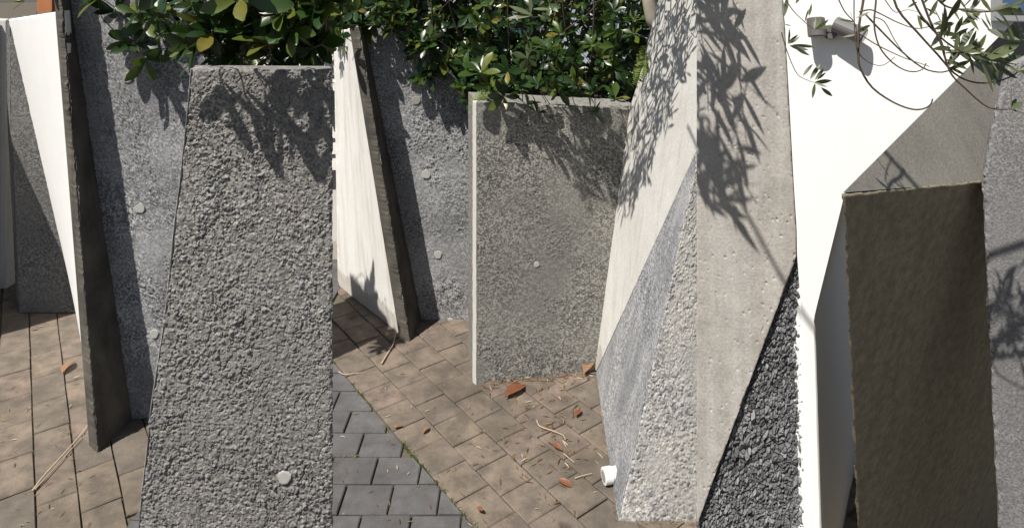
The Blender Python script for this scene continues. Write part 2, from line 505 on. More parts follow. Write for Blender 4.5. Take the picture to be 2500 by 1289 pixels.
M_dry = leaf_mat('dry_brown_leaf', [(0., (.20, .075, .035)), (.5, (.15, .062, .03)), (1., (.26, .15, .085))], (.24, .12, .07), .5, .1)
M_litter = leaf_mat('leaf_litter', [(0., (.10, .035, .016)), (.45, (.17, .08, .04)), (.62, (.17, .16, .03)), (.80, (.16, .08, .04)), (.88, (.42, .34, .24)), (1., (.46, .38, .28))], None, .6, 0., True)
M_mossg = leaf_mat('joint_moss', [(0., (.05, .09, .012)), (1., (.13, .17, .03))], None, .7, .2, True)
M_dtwig = plain('bleached_twig', (.42, .33, .24), .8, var=.3, scale=80)

def paver_mat(name, stops, dirt, green=0.):
    m, t, p = node_mat(name)
    r = t.nodes.new('ShaderNodeObjectInfo').outputs['Random']
    v = pos(t)
    c = ramp(t, r, stops)
    c = mix(t, ramp(t, noise(t, 11, 7, v, .65), [(.38, 0.), (.62, .9)]), c, dirt)
    sv = noise(t, 2.3, 4, v)
    c = mix(t, ramp(t, sv, [(.46, 0.), (.70, .6)]), c, tuple(k * .6 for k in dirt))
    g = noise(t, 260, 3, v, .75)
    c = mix(t, .45, c, ramp(t, g, [(.25, .22), (.75, .78)]), 'OVERLAY')
    t.links.new(c, p.inputs['Base Color'])
    p.inputs['Roughness'].default_value = .9
    p.inputs['Specular IOR Level'].default_value = .22
    bump(t, p, g, .0012, .8)
    return m
M_brown = paver_mat('brown_clay_paver', [(0., (.195, .157, .122)), (.3, (.222, .176, .134)), (.55, (.172, .144, .116)), (.8, (.228, .172, .140)), (1., (.155, .134, .112))], (.105, .090, .073))
M_grey = paver_mat('charcoal_paver', [(0., (.110, .109, .112)), (.5, (.135, .133, .136)), (1., (.120, .117, .119))], (.085, .081, .078))
M_sand = plain('joint_sand', (.10, .085, .06), .95, var=.4, scale=60)

# ------------------------------------------------------------------ ground and paving
g = mesh_np('ground', [(-80, -40, -.012), (80, -40, -.012), (80, 120, -.012), (-80, 120, -.012)], [(0, 1, 2, 3)], M_sand)
tag(g, kind='structure')
CD = np.array([math.cos(math.radians(-53)), math.sin(math.radians(-53))])    # the courses of the brown bond run this way
WD = np.array([-CD[1], CD[0]])
def clip_poly(poly, n, c):
    """keep n.p >= c"""
    out = []
    for i in range(len(poly)):
        a, b = poly[i], poly[(i + 1) % len(poly)]
        da, db = np.dot(n, a) - c, np.dot(n, b) - c
        if da >= 0: out.append(a)
        if da * db < 0: out.append(a + (b - a) * da / (da - db))
    return out
def paver_geo(poly, jit=0.0):
    """bevelled block from an outline in metres; top at z = 0"""
    n = len(poly); c = sum(poly) / n
    ins = [p + unit(c - p) * .005 for p in poly]
    V = [np.array([p[0], p[1], -.03]) for p in poly] + [np.array([p[0], p[1], -.0035]) for p in poly] + [np.array([p[0], p[1], 0.]) for p in ins]
    return V
def paver_obj_mesh(name, poly, mat):
    bm = bmesh.new()
    V = [bm.verts.new(tuple(v)) for v in paver_geo(poly)]
    n = len(poly)
    bm.faces.new(V[2 * n:3 * n])
    for k in range(2):
        for i in range(n):
            j = (i + 1) % n
            bm.faces.new((V[k * n + i], V[k * n + j], V[(k + 1) * n + j], V[(k + 1) * n + i]))
    bmesh.ops.recalc_face_normals(bm, faces=bm.faces)
    me = bpy.data.meshes.new(name); bm.to_mesh(me); bm.free()
    me.materials.append(mat)
    return me
def in_view(p, m=60):
    if p[1] < .5: return False
    x, y = proj((p[0], p[1], 0.))
    return -m < x < 2500 + m and y < 1289 + m + 20 and (x < 420 or 760 < x < 1560)
brown = put(bpy.data.objects.new('brown_paving', None)); tag(brown, 'tan clay pavers laid in diagonal courses at the foot of the walls', None, None, 'structure')
greyp = put(bpy.data.objects.new('grey_paving', None)); tag(greyp, 'charcoal pavers beside the tan paving', None, None, 'structure')
JT = .0045
def rect(lx, ly, wob=0.0):
    r = lambda: random.uniform(-wob, wob)
    return [np.array([-lx / 2 + r(), -ly / 2 + r()]), np.array([lx / 2 + r(), -ly / 2 + r()]), np.array([lx / 2 + r(), ly / 2 + r()]), np.array([-lx / 2 + r(), ly / 2 + r()])]
far_V, far_Q, far_T = {'b': [], 'g': []}, {'b': [], 'g': []}, None
def far_add(key, poly3):
    o = sum(len(v) for v in far_V[key]); n = len(poly3)
    far_V[key].append(np.array(poly3)); far_Q[key].append((o, n))
def brown_field(lx, ly, w0, inside, zoff, protos):
    ang = math.radians(-53)
    for j in range(-2, 90):
        wv = w0 + (j + .5) * ly
        off = (.5 if j % 2 else 0.) * lx + random.uniform(-.008, .008)
        for i in range(-60, 60):
            q = CD * (i * lx + off) + WD * wv
            if not inside(q, wv): continue
            z = zoff + random.uniform(-.0016, .0016)
            if in_view(q):
                o = bpy.data.objects.new('paver', random.choice(protos))
                o.location = (q[0], q[1], z)
                o.rotation_euler = (random.uniform(-.006, .006), random.uniform(-.006, .006), ang + random.uniform(-.006, .006) + (math.pi if random.random() < .5 else 0))
                put(o, brown)
            else:
                c = [q + CD * a + WD * b for a, b in ((-lx / 2 + JT / 2, -ly / 2 + JT / 2), (lx / 2 - JT / 2, -ly / 2 + JT / 2), (lx / 2 - JT / 2, ly / 2 - JT / 2), (-lx / 2 + JT / 2, ly / 2 - JT / 2))]
                far_add('b', [np.array([p[0], p[1], z]) for p in c])
W2 = 1.228                                    # tan/charcoal seam, middle
W1 = -.075                                    # tan/charcoal seam, left
XS = -1.17                                    # string course between the two tan fields
B2 = [paver_obj_mesh('paver_square', rect(.158 - JT, .150 - JT, .0015), M_brown) for _ in range(6)]
B1 = [paver_obj_mesh('paver_oblong', rect(.236 - JT, .124 - JT, .0015), M_brown) for _ in range(6)]
brown_field(.158, .150, W2, lambda q, wv: q[0] > XS + .13 and wv > W2 and q[0] < 1.2 and .4 < q[1] < 5., 0., B2)
brown_field(.236, .124, W1, lambda q, wv: q[0] < XS - .13 and wv > W1 and q[0] > -4.2 and .4 < q[1] < 5., .0, B1)
GX, GY = .172, .140
def grey_field(cond, wmax, xr, zoff):
    for j in range(-2, 40):
        y = .3 + (j + .5) * GY
        off = (.5 if j % 2 else 0) * GX
        for i in range(-40, 30):
            x = i * GX + off
            if not (xr[0] < x < xr[1]): continue
            poly = [np.array([x, y]) + p for p in rect(GX - JT * 1.6, GY - JT * 1.6)]
            poly = clip_poly(poly, -WD, -(wmax - JT))
            if len(poly) < 3: continue
            c = sum(poly) / len(poly)
            area = .5 * abs(sum(poly[k][0] * poly[(k + 1) % len(poly)][1] - poly[k][1] * poly[(k + 1) % len(poly)][0] for k in range(len(poly))))
            if area < .0012: continue
            z = zoff + random.uniform(-.0016, .0016)
            if in_view(c):
                o = bpy.data.objects.new('paver', paver_obj_mesh('grey_paver', [p - c for p in poly], M_grey))
                o.location = (c[0], c[1], z); o.rotation_euler = (random.uniform(-.006, .006), random.uniform(-.006, .006), 0)
                put(o, greyp)
            else:
                far_add('g', [np.array([p[0], p[1], z]) for p in poly])
grey_field(None, W2, (XS + .13, 2.6), 0.)
grey_field(None, W1, (-4.2, XS - .13), 0.)
for i in range(40):                            # string course
    o = [np.array([XS, .4 + i * .118]) + p for p in rect(.25 - JT, .118 - JT)]
    far_add('g', [np.array([p[0], p[1], .004]) for p in o])
for key, par, mat in (('b', brown, M_brown), ('g', greyp, M_grey)):
    bm = bmesh.new()
    for V in far_V[key]:
        f = bm.faces.new([bm.verts.new(tuple(v)) for v in V])
        r = bmesh.ops.extrude_face_region(bm, geom=[f])
        bmesh.ops.translate(bm, vec=(0, 0, -.03), verts=[x for x in r['geom'] if isinstance(x, bmesh.types.BMVert)])
    bmesh.ops.recalc_face_normals(bm, faces=bm.faces)
    me = bpy.data.meshes.new('outer_pavers'); bm.to_mesh(me); bm.free(); me.materials.append(mat)
    tag(put(bpy.data.objects.new('outer_pavers', me), par), kind='stuff')

# ------------------------------------------------------------------ cement plugs
def plug(parent, c, n, r, mat, h=.0012):
    n = unit(n); u = unit(np.cross(n, [0.1, .2, 1])); v = np.cross(n, u)
    V = [c + n * h]; k = 14
    for ring, hh in ((.8, h), (1., h * .6), (1.02, -.006)):
        for i in range(k):
            a = 2 * math.pi * i / k
            rr = r * ring * (1 + .07 * math.sin(3 * a + c[0] * 40) + .05 * math.sin(5 * a + c[2] * 60))
            V.append(c + rr * (math.cos(a) * u + math.sin(a) * v) + n * hh)
    T = [(0, 1 + i, 1 + (i + 1) % k) for i in range(k)]
    Q = []
    for q in range(2):
        for i in range(k):
            j = (i + 1) % k
            Q.append((1 + q * k + i, 1 + (q + 1) * k + i, 1 + (q + 1) * k + j, 1 + q * k + j))
    return mesh_np('plug', V, Q, mat, parent, False, tri=T)

# ------------------------------------------------------------------ walls of the left court
# pale wall at the far left, an L in plan
t = thing('rendered_wall', 'pale rendered wall end behind the dark grey panel', 'wall', P(-40, 705, 3.97) * [1, 1, 0])
a0, a1 = P(-120, 44, 3.97), P(14, 50, 3.97)
prism('wall_end', [a0, a1, a1 * [1, 1, 0], a0 * [1, 1, 0]], (0, .12, 0), M_pale, t, .004)
prism('wing', [np.array([-3.25, 3.96, 0]), np.array([-3.10, 3.96, 0]), np.array([-3.10, 3.0, 0]), np.array([-3.25, 3.0, 0])], (0, 0, 1.62), M_pale, t, .004)

# dark grey panel
Yb = 3.67
t = thing('concrete_wall', 'dark fine-grained concrete panel behind the tall white wedge wall', 'wall panel', P(120, 765, Yb) * [1, 1, 0], 'upright concrete panels')
bl = [P(24, 45, Yb), P(26, 300, Yb), P(46, 765, Yb) * [1, 1, 0]]
br = [P(120, 30, Yb), P(215, 765, Yb) * [1, 1, 0]]
plate('face', bl, br, (0, .12, 0), 90, 300, rel_grain(.003, .012, s=101), M_dark, t, .004, 3)
cl = [P(15, 50, Yb + .10), P(18, 300, Yb + .10), P(44, 765, Yb) * [1, 1, 0] + [-.10, .12, 0]]
plate('side_strip', cl, [b + np.array([-.004, .004, 0]) for b in bl], (.03, .10, 0), 12, 160, rel_grain(.002, .012, s=105), M_dark, t, .002, 4)

# tall white wedge wall with a raw end
t = thing('wedge_wall', 'tall white-faced wedge wall with a dark raw concrete end, beside the speckled panel', 'wall', G(240, 1104), 'white wedge walls')
e_top, e_bot = P(143, -110, 2.665), floor_at(P(143, -110, 2.665), G(239, 1104))
f_top, f_bot = P(20, 48, 3.66), np.array([-2.424, 3.66, -.02])
plate('painted_face', [f_top, f_bot], [e_top + (e_bot - e_top) * ((e_top[2] - P(145, 27, 2.652)[2]) / (e_top[2] - e_bot[2])), e_bot], (-.02, .07, 0), 60, 260, rel_smooth(.001), M_white, t, .003, 5)
b_top, b_bot = P(158, -110, 2.775), np.array([-1.595, 2.775, -.02])
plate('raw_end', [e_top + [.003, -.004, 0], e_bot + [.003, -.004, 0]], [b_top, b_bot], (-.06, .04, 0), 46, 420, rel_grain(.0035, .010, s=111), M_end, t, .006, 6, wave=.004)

# speckled panel behind the rough slab
Yd = 2.76
t = thing('concrete_wall', 'speckled grey concrete panel between the tall dark-ended wedge and the rough slab', 'wall panel', P(360, 1039, Yd) * [1, 1, 0], 'upright concrete panels')
dl = [P(125, -300, Yd), P(290, 1024, Yd)]
dr = [P(478, 172, Yd), P(505, 1024, Yd)]
plate('face', dl, dr, (0, .13, 0), 170, 640, rel_grain(.0055, .0105, s=121), M_speck, t, .004, 7)
for (x, y, r, m) in ((341, 509, .020, M_plug), (311, 190, .022, M_plugtan), (376, 815, .018, M_plug)):
    plug(t, P(x, y, Yd - .0048), (0, -1, 0), r, m)

# rough slab
Ye = 1.10
t = thing('concrete_slab', 'big rough brown-grey concrete slab with lumpy washed stones', 'wall slab', (-.48, Ye, 0))
el = [P(x, y, Ye) for x, y in ((467, 169), (440, 420), (401, 780), (366, 1010), (338, 1289))]
el.append(P(240, 2598, Ye))
er = [P(811, 171, Ye), P(811, 2598, Ye)]
plate('face', el, er, (-.02, .055, 0), 380, 1250, rel_rough(.0027, .0068, 201), M_slab, t, .004, 8, wave=.004, dense=.64)
plate('lit_edge', [p + [-.0022, .004, 0] for p in el], [p + [.0005, -.001, 0] for p in el], (.002, .04, 0), 5, 500, rel_smooth(.0015), M_litedge, t, .0, 9, wave=.003)  # thin strip coloured light to stand in for sun on the edge
plug(t, P(694, 1165, Ye - .0030), (0, -1, 0), .011, M_plug)

# ------------------------------------------------------------------ walls of the middle court
# weatherboards glimpsed at the left
t = thing('weatherboard_wall', 'white weatherboard wall behind the shorter streaked wedge wall', 'wall', (-1.28, 4.35, 0))
for i in range(9):
    z = .62 + i * .105
    prism('board', [np.array([-1.7, 4.33, z]), np.array([-1.12, 4.33, z]), np.array([-1.12, 4.35, z + .104]), np.array([-1.7, 4.35, z + .104])], (0, .03, 0), M_wash, t, .002)
prism('post', [np.array([-1.7, 4.40, 0]), np.array([-1.12, 4.40, 0]), np.array([-1.12, 4.40, 1.55]), np.array([-1.7, 4.40, 1.55])], (0, .08, 0), M_wash, t, .003)

t = thing('wedge_wall', 'shorter streaked white wedge wall with a dark raw end, beside the smooth grey wall', 'wall', G(1000, 833), 'white wedge walls')
wt, wb = P(876, 66, 3.43), floor_at(P(880, 90, 3.42), G(1000, 833))
lt, lb = P(817, 78, 3.93), floor_at(P(818, 85, 3.93), G(827, 697))
plate('painted_face', [lt, lb], [wt, wb], (-.025, .07, 0), 110, 320, rel_smooth(.0012), M_wash, t, .003, 10)
plate('raw_end', [wt + [.003, -.003, 0], wb + [.003, -.003, 0]], [P(890, 66, 3.62), np.array([-.492, 3.615, -.02])], (-.06, .03, 0), 34, 320, rel_grain(.0035, .011, s=131), M_end, t, .006, 11, wave=.004)

Yp = 3.60
t = thing('concrete_wall', 'speckled grey concrete panel with a slanted top beside the smooth grey wall', 'wall panel', P(1090, 798, Yp) * [1, 1, 0], 'upright concrete panels')
pl = [P(868, 60, Yp), P(880, 70, Yp), P(1000, 780, Yp) * [1, 1, 0] + [0, 0, -.02]]
pr = [P(985, 62, Yp), P(1165, 255, Yp), P(1172, 780, Yp) * [1, 1, 0] + [0, 0, -.02]]
plate('face', pl, pr, (0, .12, 0), 150, 380, rel_grain(.0060, .0125, s=141), M_speck, t, .004, 12)
for (x, y, r, m) in ((1040, 426, .024, M_plug), (1069, 622, .021, M_plug), (1100, 786, .020, M_plug), (1016, 246, .022, M_plugtan)):
    plug(t, P(x, y, Yp - .0052), (0, -1, 0), r, m)

# smooth grey wall
q0, q1 = G(1163, 938), G(1452, 905)
wd = unit((q1 - q0) * [1, 1, 0]); wn = np.array([wd[1], -wd[0], 0])
t = thing('concrete_wall', 'low grey concrete wall with two pale plugs under the overhanging shrubs', 'wall', q0)
on = lambda x, y: on_plane(x, y, q0, wn)
gl = [on(1163, 249), on(1163, 938) - [0, 0, .02]]
gr = [on(1575, 268), on(1500, 940)]
gr[1][2] = -.02
plate('face', gl, gr, -wn * .30, 210, 420, rel_grain(.0032, .0105, s=151, keep=.6), M_wallw, t, .004, 13)
ch = [g_ + np.array([-.018, .012, 0]) for g_ in gl]
plate('lit_edge', ch, [g_ + np.array([.001, -.001, 0]) for g_ in gl], (.01, .1, 0), 6, 260, rel_smooth(.0012), M_litedge, t, 0, 14, wave=.003)  # pale strip, the wall's sunlit edge painted in
for (x, y, r, m) in ((1337, 378, .020, M_plugtan), (1310, 645, .0125, M_plug)):
    plug(t, on(x, y) + wn * .003, wn, r, m)

# leaning white wall with rough grey foot
Ff, Nn = G(1452, 905), G(1506, 1270)
Tf, Q = P(1545, 262, 3.11), P(1703, 365, 2.40)
nA = np.cross(Tf - Ff, Q - Ff); nA = unit(nA if nA[0] < 0 else -nA)
A_ = lambda x, y: on_plane(x, y, Ff, nA)
t = thing('leaning_wall', 'leaning pale wall with smooth upper face and rough grey foot, dappled by leaf shade', 'wall', Nn)
plate('smooth_face', [A_(1642, -130), A_(1612, -20), A_(1560, 190), A_(1538, 262), A_(1492, 350), A_(1452, 902)], [A_(1775, -130), A_(1760, 200), A_(1703, 365), A_(1455, 906)],
      (.09, .05, 0), 120, 330, rel_smooth(.0015), M_lean, t, .002, 15)
dn = np.array([0, 0, -.02])
plate('streaked_facet', [Q + (Ff - Q) * .0, Ff + dn], [Q + [.004, -.004, 0], Nn + dn], (.10, .03, 0), 150, 420, rel_grain(.0030, .012, s=161), M_facet, t, .002, 16)
Mm = G(1745, 1275)
plate('rough_end', [Q + [.004, -.006, 0], Nn + dn + [.003, -.003, 0]], [P(1745, 330, 2.40), Mm + dn], (.05, .16, 0), 130, 460, rel_rough(.0032, .011, 171), M_roughpale, t, .005, 17)
prism('core', [np.array([.50, 3.05, -.02]), np.array([.95, 3.05, -.02]), np.array([1.0, 2.42, -.02]), np.array([.70, 2.42, -.02])], (0.10, 0, 1.15), M_roughpale, t, .004)

# ------------------------------------------------------------------ right court
# light slab with exposed aggregate foot
nL = unit([-.30, -.95, 0]); pL = P(1701, 400, 1.97)
L_ = lambda x, y: on_plane(x, y, pL, nL)
pT = pL - nL * .026
T_ = lambda x, y: on_plane(x, y, pT, nL)
t = thing('concrete_wall', 'light sandy concrete slab above a triangle of dark exposed stones', 'wall', L_(1830, 1400) * [1, 1, 0])
Lr = [L_(1904, -50), L_(1910, 0), L_(1922, 195), L_(1936, 450), L_(1943, 560), L_(1943, 632), L_(1880, 800), L_(1790, 1040), L_(1703, 1276)]
plate('smooth_panel', [L_(1701, -50), L_(1701, 1275)], Lr, -nL * .024 + [.012, .01, 0], 150, 560, rel_smooth(.0012, .0035), M_light, t, .0025, 18)
zf = 1600
Tl = [T_(1944, 622), T_(1880, 786), T_(1790, 1020), T_(1700, 1262), floor_at(T_(1700, 1262), T_(1700, 1400))]
Tr = [T_(1948, 622), T_(1957, 800), T_(1975, 1100), T_(1986, 1289), floor_at(T_(1986, 1289), T_(1997, 1400))]
plate('aggregate_panel', Tl, Tr, -nL * .05, 230, 760, rel_crushed(.014, 181), M_agg, t, .002, 19, smooth=False, wave=.002)
bp = pT - nL * .012
B_ = lambda x, y: on_plane(x, y, bp, nL)
body = [B_(1709, -50), B_(1902, -50), B_(1938, 560), B_(1944, 700), B_(1982, 1289), floor_at(B_(1982, 1289), B_(1994, 1400)), floor_at(B_(1709, 1289), B_(1709, 1400))]
prism('body', body, -nL * .035 + [.02, .0, 0], M_light, t, .0)

# white house wall, with a fold added in place of a shadow strip
nW = unit([-.5, -.86, 0]); pW = L_(1944, 560) + [.001, .002, 0]
W_ = lambda x, y: on_plane(x, y, pW, nW)
t = thing('white_house', 'brilliant white house wall with an added shaded fold behind the light slab and olive twigs', 'building', W_(2000, 1500) * [1, 1, 0])
C0, C1, C2 = W_(2062, 474), W_(1986, 780), W_(2001, 1289)
C3 = floor_at(C2, W_(2006, 1400))
top = 2.9
up = lambda p: np.array([p[0], p[1], top])
lo = lambda p, z=-.02: np.array([p[0], p[1], z])
wl = W_(1860, 300)
wr = W_(2700, 300)
bk = -nW * .14
prism('wall', [up(W_(1904, -60)), up(wr), W_(2700, -175), W_(2560, -33), W_(2372, 158), C0, C1, C2, C3, floor_at(W_(1988, 1289), W_(1997, 1400)), W_(1988, 1289), W_(1959, 800), W_(1946, 622), W_(1945, 560), W_(1938, 450), W_(1924, 195), W_(1912, 0), W_(1906, -50)], bk, M_white, t, 0)
R0, R2 = C0 - nW * .03 + [.02, 0, 0], None
fd = unit([.55, .835, 0]) * 1.6
plate('shade_facet', [C0 + nW * -.002, C1, C2, C3], [C0 + fd * .35, C1 + fd, C2 + fd, C3 + fd], (-.05, .06, 0), 30, 60, rel_smooth(.0006), M_white, t, 0, 20)  # added facet turned from the sun, a shadow strip built as shape
rw = (C3 + fd) * [1, 1, 0]
prism('rear_wall', [lo(rw), lo(np.array([3.9, 2.3, 0])), np.array([3.9, 2.3, 2.9]), np.array([rw[0], rw[1], 2.9])], (.05, .14, 0), M_dark, t, 0)
# window high on the right
wn_c = W_(2478, 24)
wx = unit(np.cross([0, 0, 1], nW)); wx = wx if wx[0] > 0 else -wx
win = prism('window', [wn_c + wx * a + np.array([0, 0, z]) + nW * .002 for a, z in ((-.05, -.03), (.42, -.03), (.42, .62), (-.05, .62))], nW * .02, M_frame, t, .003)
prism('pane', [wn_c + wx * a + np.array([0, 0, z]) + nW * .023 for a, z in ((-.028, -.008), (.40, -.008), (.40, .60), (-.028, .60))], nW * .003, M_glass, win, 0)

# twin spot lamp on the white wall
lc = W_(2028, 78)
t = thing('wall_light', 'dark grey twin spot lamp fixed to the white wall', 'lamp', lc)
def cyl(name, a, b, r, mat, par, sides=20, r2=None):
    V, Q_, T_3 = tube_geo([a, a + (b - a) * .03, b - (b - a) * .03, b], [r * .9, r, r2 or r, (r2 or r) * .92], sides)
    o = mesh_np(name, V, Q_, mat, par, False, tri=T_3)
    return o
def zz(v): return np.array([0, 0, v])
cyl('mount', lc + nW * -.002, lc + nW * .030, .020, M_metal, t)
h1a, h1b = W_(1994, 44) + nW * .034, W_(1999, 88) + nW * .044
hd = cyl('lamp_head', h1a, h1b, .024, M_metal, t)
cyl('lens', h1b + unit(h1b - h1a) * -.002, h1b + unit(h1b - h1a) * .0015, .019, M_lens, hd)
h2a, h2b = W_(2040, 58) + nW * .032, W_(2112, 88) + nW * .046
hd = cyl('lamp_head', h2a, h2b, .023, M_metal, t)
cyl('lens', h2b + unit(h2b - h2a) * -.002, h2b + unit(h2b - h2a) * .0015, .018, M_lens, hd)
cyl('arm', lc + nW * .024, h1a + (h1b - h1a) * .4, .007, M_metal, t, 10)
cyl('arm', lc + nW * .024, h2a + (h2b - h2a) * .2, .007, M_metal, t, 10)

# dark mossy buttress with a sloping shoulder
K1 = P(2060, 475, 1.20)
nK = unit([.5 * .976, -.866 * .976, -.218])              # face leans out over its foot, shaped to keep it in shade
K_ = lambda x, y: on_plane(x, y, K1, nK)
K2 = K_(2402, 445); K3f, K4f = floor_at(K2, K_(2446, 1400)), floor_at(K1, K_(2100, 1400))
t = thing('buttress', 'dark mossy concrete buttress, face tilted into shade, with a paler sloping shoulder against the white house', 'buttress', (K3f + K4f) / 2 * [1, 1, 0])
plate('dark_face', [K1, K4f], [K2 + [.03, .017, 0], K3f + [.03, .017, 0]], (.16, .13, -.07), 110, 420, rel_smooth(.0001), M_moss, t, .003, 22)
S3 = W_(2372, 158) + nW * .004
nH = np.cross(K2 - K1, S3 - K1); nH = unit(nH if nH[1] < 0 else -nH)
H_ = lambda x, y: on_plane(x, y, K1 + [0, .002, .003], nH)
prism('shoulder', [K1 + [0, .002, .003], H_(2372, 157), H_(2530, 0), H_(2530, 434)], (.12, .16, -.06), M_slope, t, 0)

# raked slab at the right
nS = unit([-.30, -.95, 0]); pS = P(2402, 700, 1.425)
S_ = lambda x, y: on_plane(x, y, pS, nS)
t = thing('concrete_slab', 'vertically raked grey concrete slab standing against the dark mossy buttress', 'wall slab', S_(2500, 1289) * [1, 1, 0])
sl_ = [S_(2462, 165), S_(2445, 225), S_(2418, 330), S_(2401, 446), S_(2412, 700), S_(2440, 1289), floor_at(S_(2440, 1289), S_(2445, 1400))]
sr_ = [S_(2640, 80), S_(2640, 700), floor_at(S_(2640, 700), S_(2640, 1289))]
plate('face', sl_, sr_, (.04, .06, 0), 130, 640, rel_grain(.0009, .007, s=191), M_strip, t, .006, 24, wave=.006)

# ------------------------------------------------------------------ leaves
def leaf_geo(Ln, Wd, kind, n=5, fold=.25, curl=.18):
    V, Q_ = [], []
    for i in range(n + 1):
        s = i / n
        if kind == 'obovate': wv = (math.sin(math.pi * min(1, s ** 1.5 * .93 + .035))) ** .8
        elif kind == 'lance': wv = math.sin(math.pi * (s * .96 + .02)) ** .9
        else: wv = math.sin(math.pi * (s ** .8 * .95 + .025))
        wv *= Wd / 2
        zc = -curl * Ln * s * s
        V += [(s * Ln, -wv, zc + fold * wv), (s * Ln, 0, zc), (s * Ln, wv, zc + fold * wv)]
    for i in range(n):
        for k in range(2):
            Q_.append((3 * i + k, 3 * i + 3 + k, 3 * i + 4 + k, 3 * i + 1 + k))
    return np.array(V), np.array(Q_)
def leaf_mesh(name, geo, mat):
    o = mesh_np(name, geo[0], geo[1], mat, None, True)
    me = o.data; bpy.data.objects.remove(o)
    return me
def frame(x, z):
    x = unit(x); y = np.cross(z, x)
    y = unit(y) if np.linalg.norm(y) > 1e-4 else unit(np.cross([.3, .9, .1], x))
    z = np.cross(x, y)
    return np.stack([x, y, z], 1)
def joined_leaves(name, geo, items, mat, parent=None, kind='stuff'):
    """items: (pos, R 3x3, scale, tone)"""
    V0, Q0 = geo
    n = len(items)
    Rm = np.array([i[1] * i[2] for i in items]); p = np.array([i[0] for i in items])
    V = np.einsum('nij,kj->nki', Rm, V0) + p[:, None, :]
    Q_ = Q0[None] + (np.arange(n) * len(V0))[:, None, None]
    tone = np.zeros((n, len(V0), 3)); tone[:, :, 0] = np.array([i[3] for i in items])[:, None]
    o = mesh_np(name, V.reshape(-1, 3), Q_.reshape(-1, 4), mat, parent, True, tone.reshape(-1, 3))
    if kind: o['kind'] = kind
    return o
def leaf_obj(me, it, parent, name='leaf'):
    o = bpy.data.objects.new(name, me)
    M = Matrix(((*(it[1][0] * it[2]), it[0][0]), (*(it[1][1] * it[2]), it[0][1]), (*(it[1][2] * it[2]), it[0][2]), (0, 0, 0, 1)))
    COL.objects.link(o)
    o.parent = parent
    o.matrix_parent_inverse = Matrix.Translation(-base_loc(parent))
    o.matrix_basis = M
    return o
def whorl(p, ax, size, n=None, spread=(.7, 1.35)):
    ax = unit(ax); u = unit(np.cross(ax, [.31, .17, .93])); v = np.cross(ax, u)
    n = n or random.randint(7, 10)
    out = []
    for i in range(n):
        a = i * 2.4 + random.uniform(-.3, .3)
        th = spread[0] + (spread[1] - spread[0]) * (i / n) + random.uniform(-.15, .15)
        rad = math.cos(a) * u + math.sin(a) * v
        d = ax * math.cos(th) + rad * math.sin(th)
        out.append((p - ax * .012 * i / n * size / .08 + d * .004, frame(d, ax + rad * .001), size * random.uniform(.7, 1.15), random.random()))
    return out
GEO_S = leaf_geo(1., .42, 'obovate', 5, .22, .16)
ME_S = leaf_mesh('shrub_leaf', GEO_S, M_leaf)
GEO_O = leaf_geo(1., .20, 'lance', 5, .18, .06)
ME_O = [leaf_mesh('olive_leaf', leaf_geo(1., .20, 'lance', 6, .18, c), M_olive) for c in (.03, .10, -.06)]

def shrub(name, label, base, tips, size, n_obj, stems, group='glossy shrubs above the walls'):
    """tips: list of (point, axis)"""
    t = thing(name, label, 'shrub', base, group)
    its = []
    for tp in tips: its.append(whorl(tp[0], tp[1], size * random.uniform(.8, 1.2) * (tp[3] if len(tp) > 3 else 1), tp[2] if len(tp) > 2 else None))
    order = sorted(range(len(tips)), key=lambda i: tips[i][0][1])
    solo, rest = [], []
    for i in order:
        x, y = proj(tips[i][0])
        if len(solo) < n_obj and y > -30: solo += its[i]
        else: rest += its[i]
    for it in solo: leaf_obj(ME_S, it, t)
    if rest: joined_leaves('crown', GEO_S, rest, M_leafj, t)
    # limbs from the base, a twig to each tip
    for k, (pts, r) in enumerate(stems):
        tube('stem', pts, r, r * .45, M_stem, t, 7, 14)
    TV, TQ, TT, o = [], [], [], 0
    for tp in tips:
        p, ax = tp[0], unit(tp[1])
        k = size / .078 * (1 if size > .06 else .5)
        q = p + k * (-ax * .06 + np.array([random.uniform(-.03, .03), .05, -.03])); q2 = q + k * np.array([random.uniform(-.05, .05), .07, -.06])
        l = smooth_line([q2, q, p - ax * .02, p], 9)
        V, Qd, Td = tube_geo(l, np.linspace(.0026, .0015, len(l)), 4)
        TV.append(V); TQ.append(Qd + o); TT.append(Td + o); o += len(V)
    tw = mesh_np('twigs', np.concatenate(TV), np.concatenate(TQ), M_stem, t, True, tri=np.concatenate(TT)); tw['kind'] = 'stuff'
    return t
def rnd_axis(toward=(-.25, -.75, .55), w=.9):
    return unit(np.array(toward) + w * RNG.normal(size=3) * .6)

# raised bed behind the middle walls
bed = prism('planting_bed', [np.array([-.92, 4.02, -.02]), np.array([-.62, 3.74, -.02]), np.array([2.2, 3.74, -.02]), np.array([2.2, 6.4, -.02]), np.array([-.92, 6.4, -.02])], (0, 0, .95), M_soil)
tag(bed, 'dark soil of the raised bed behind the walls', None, None, 'structure')

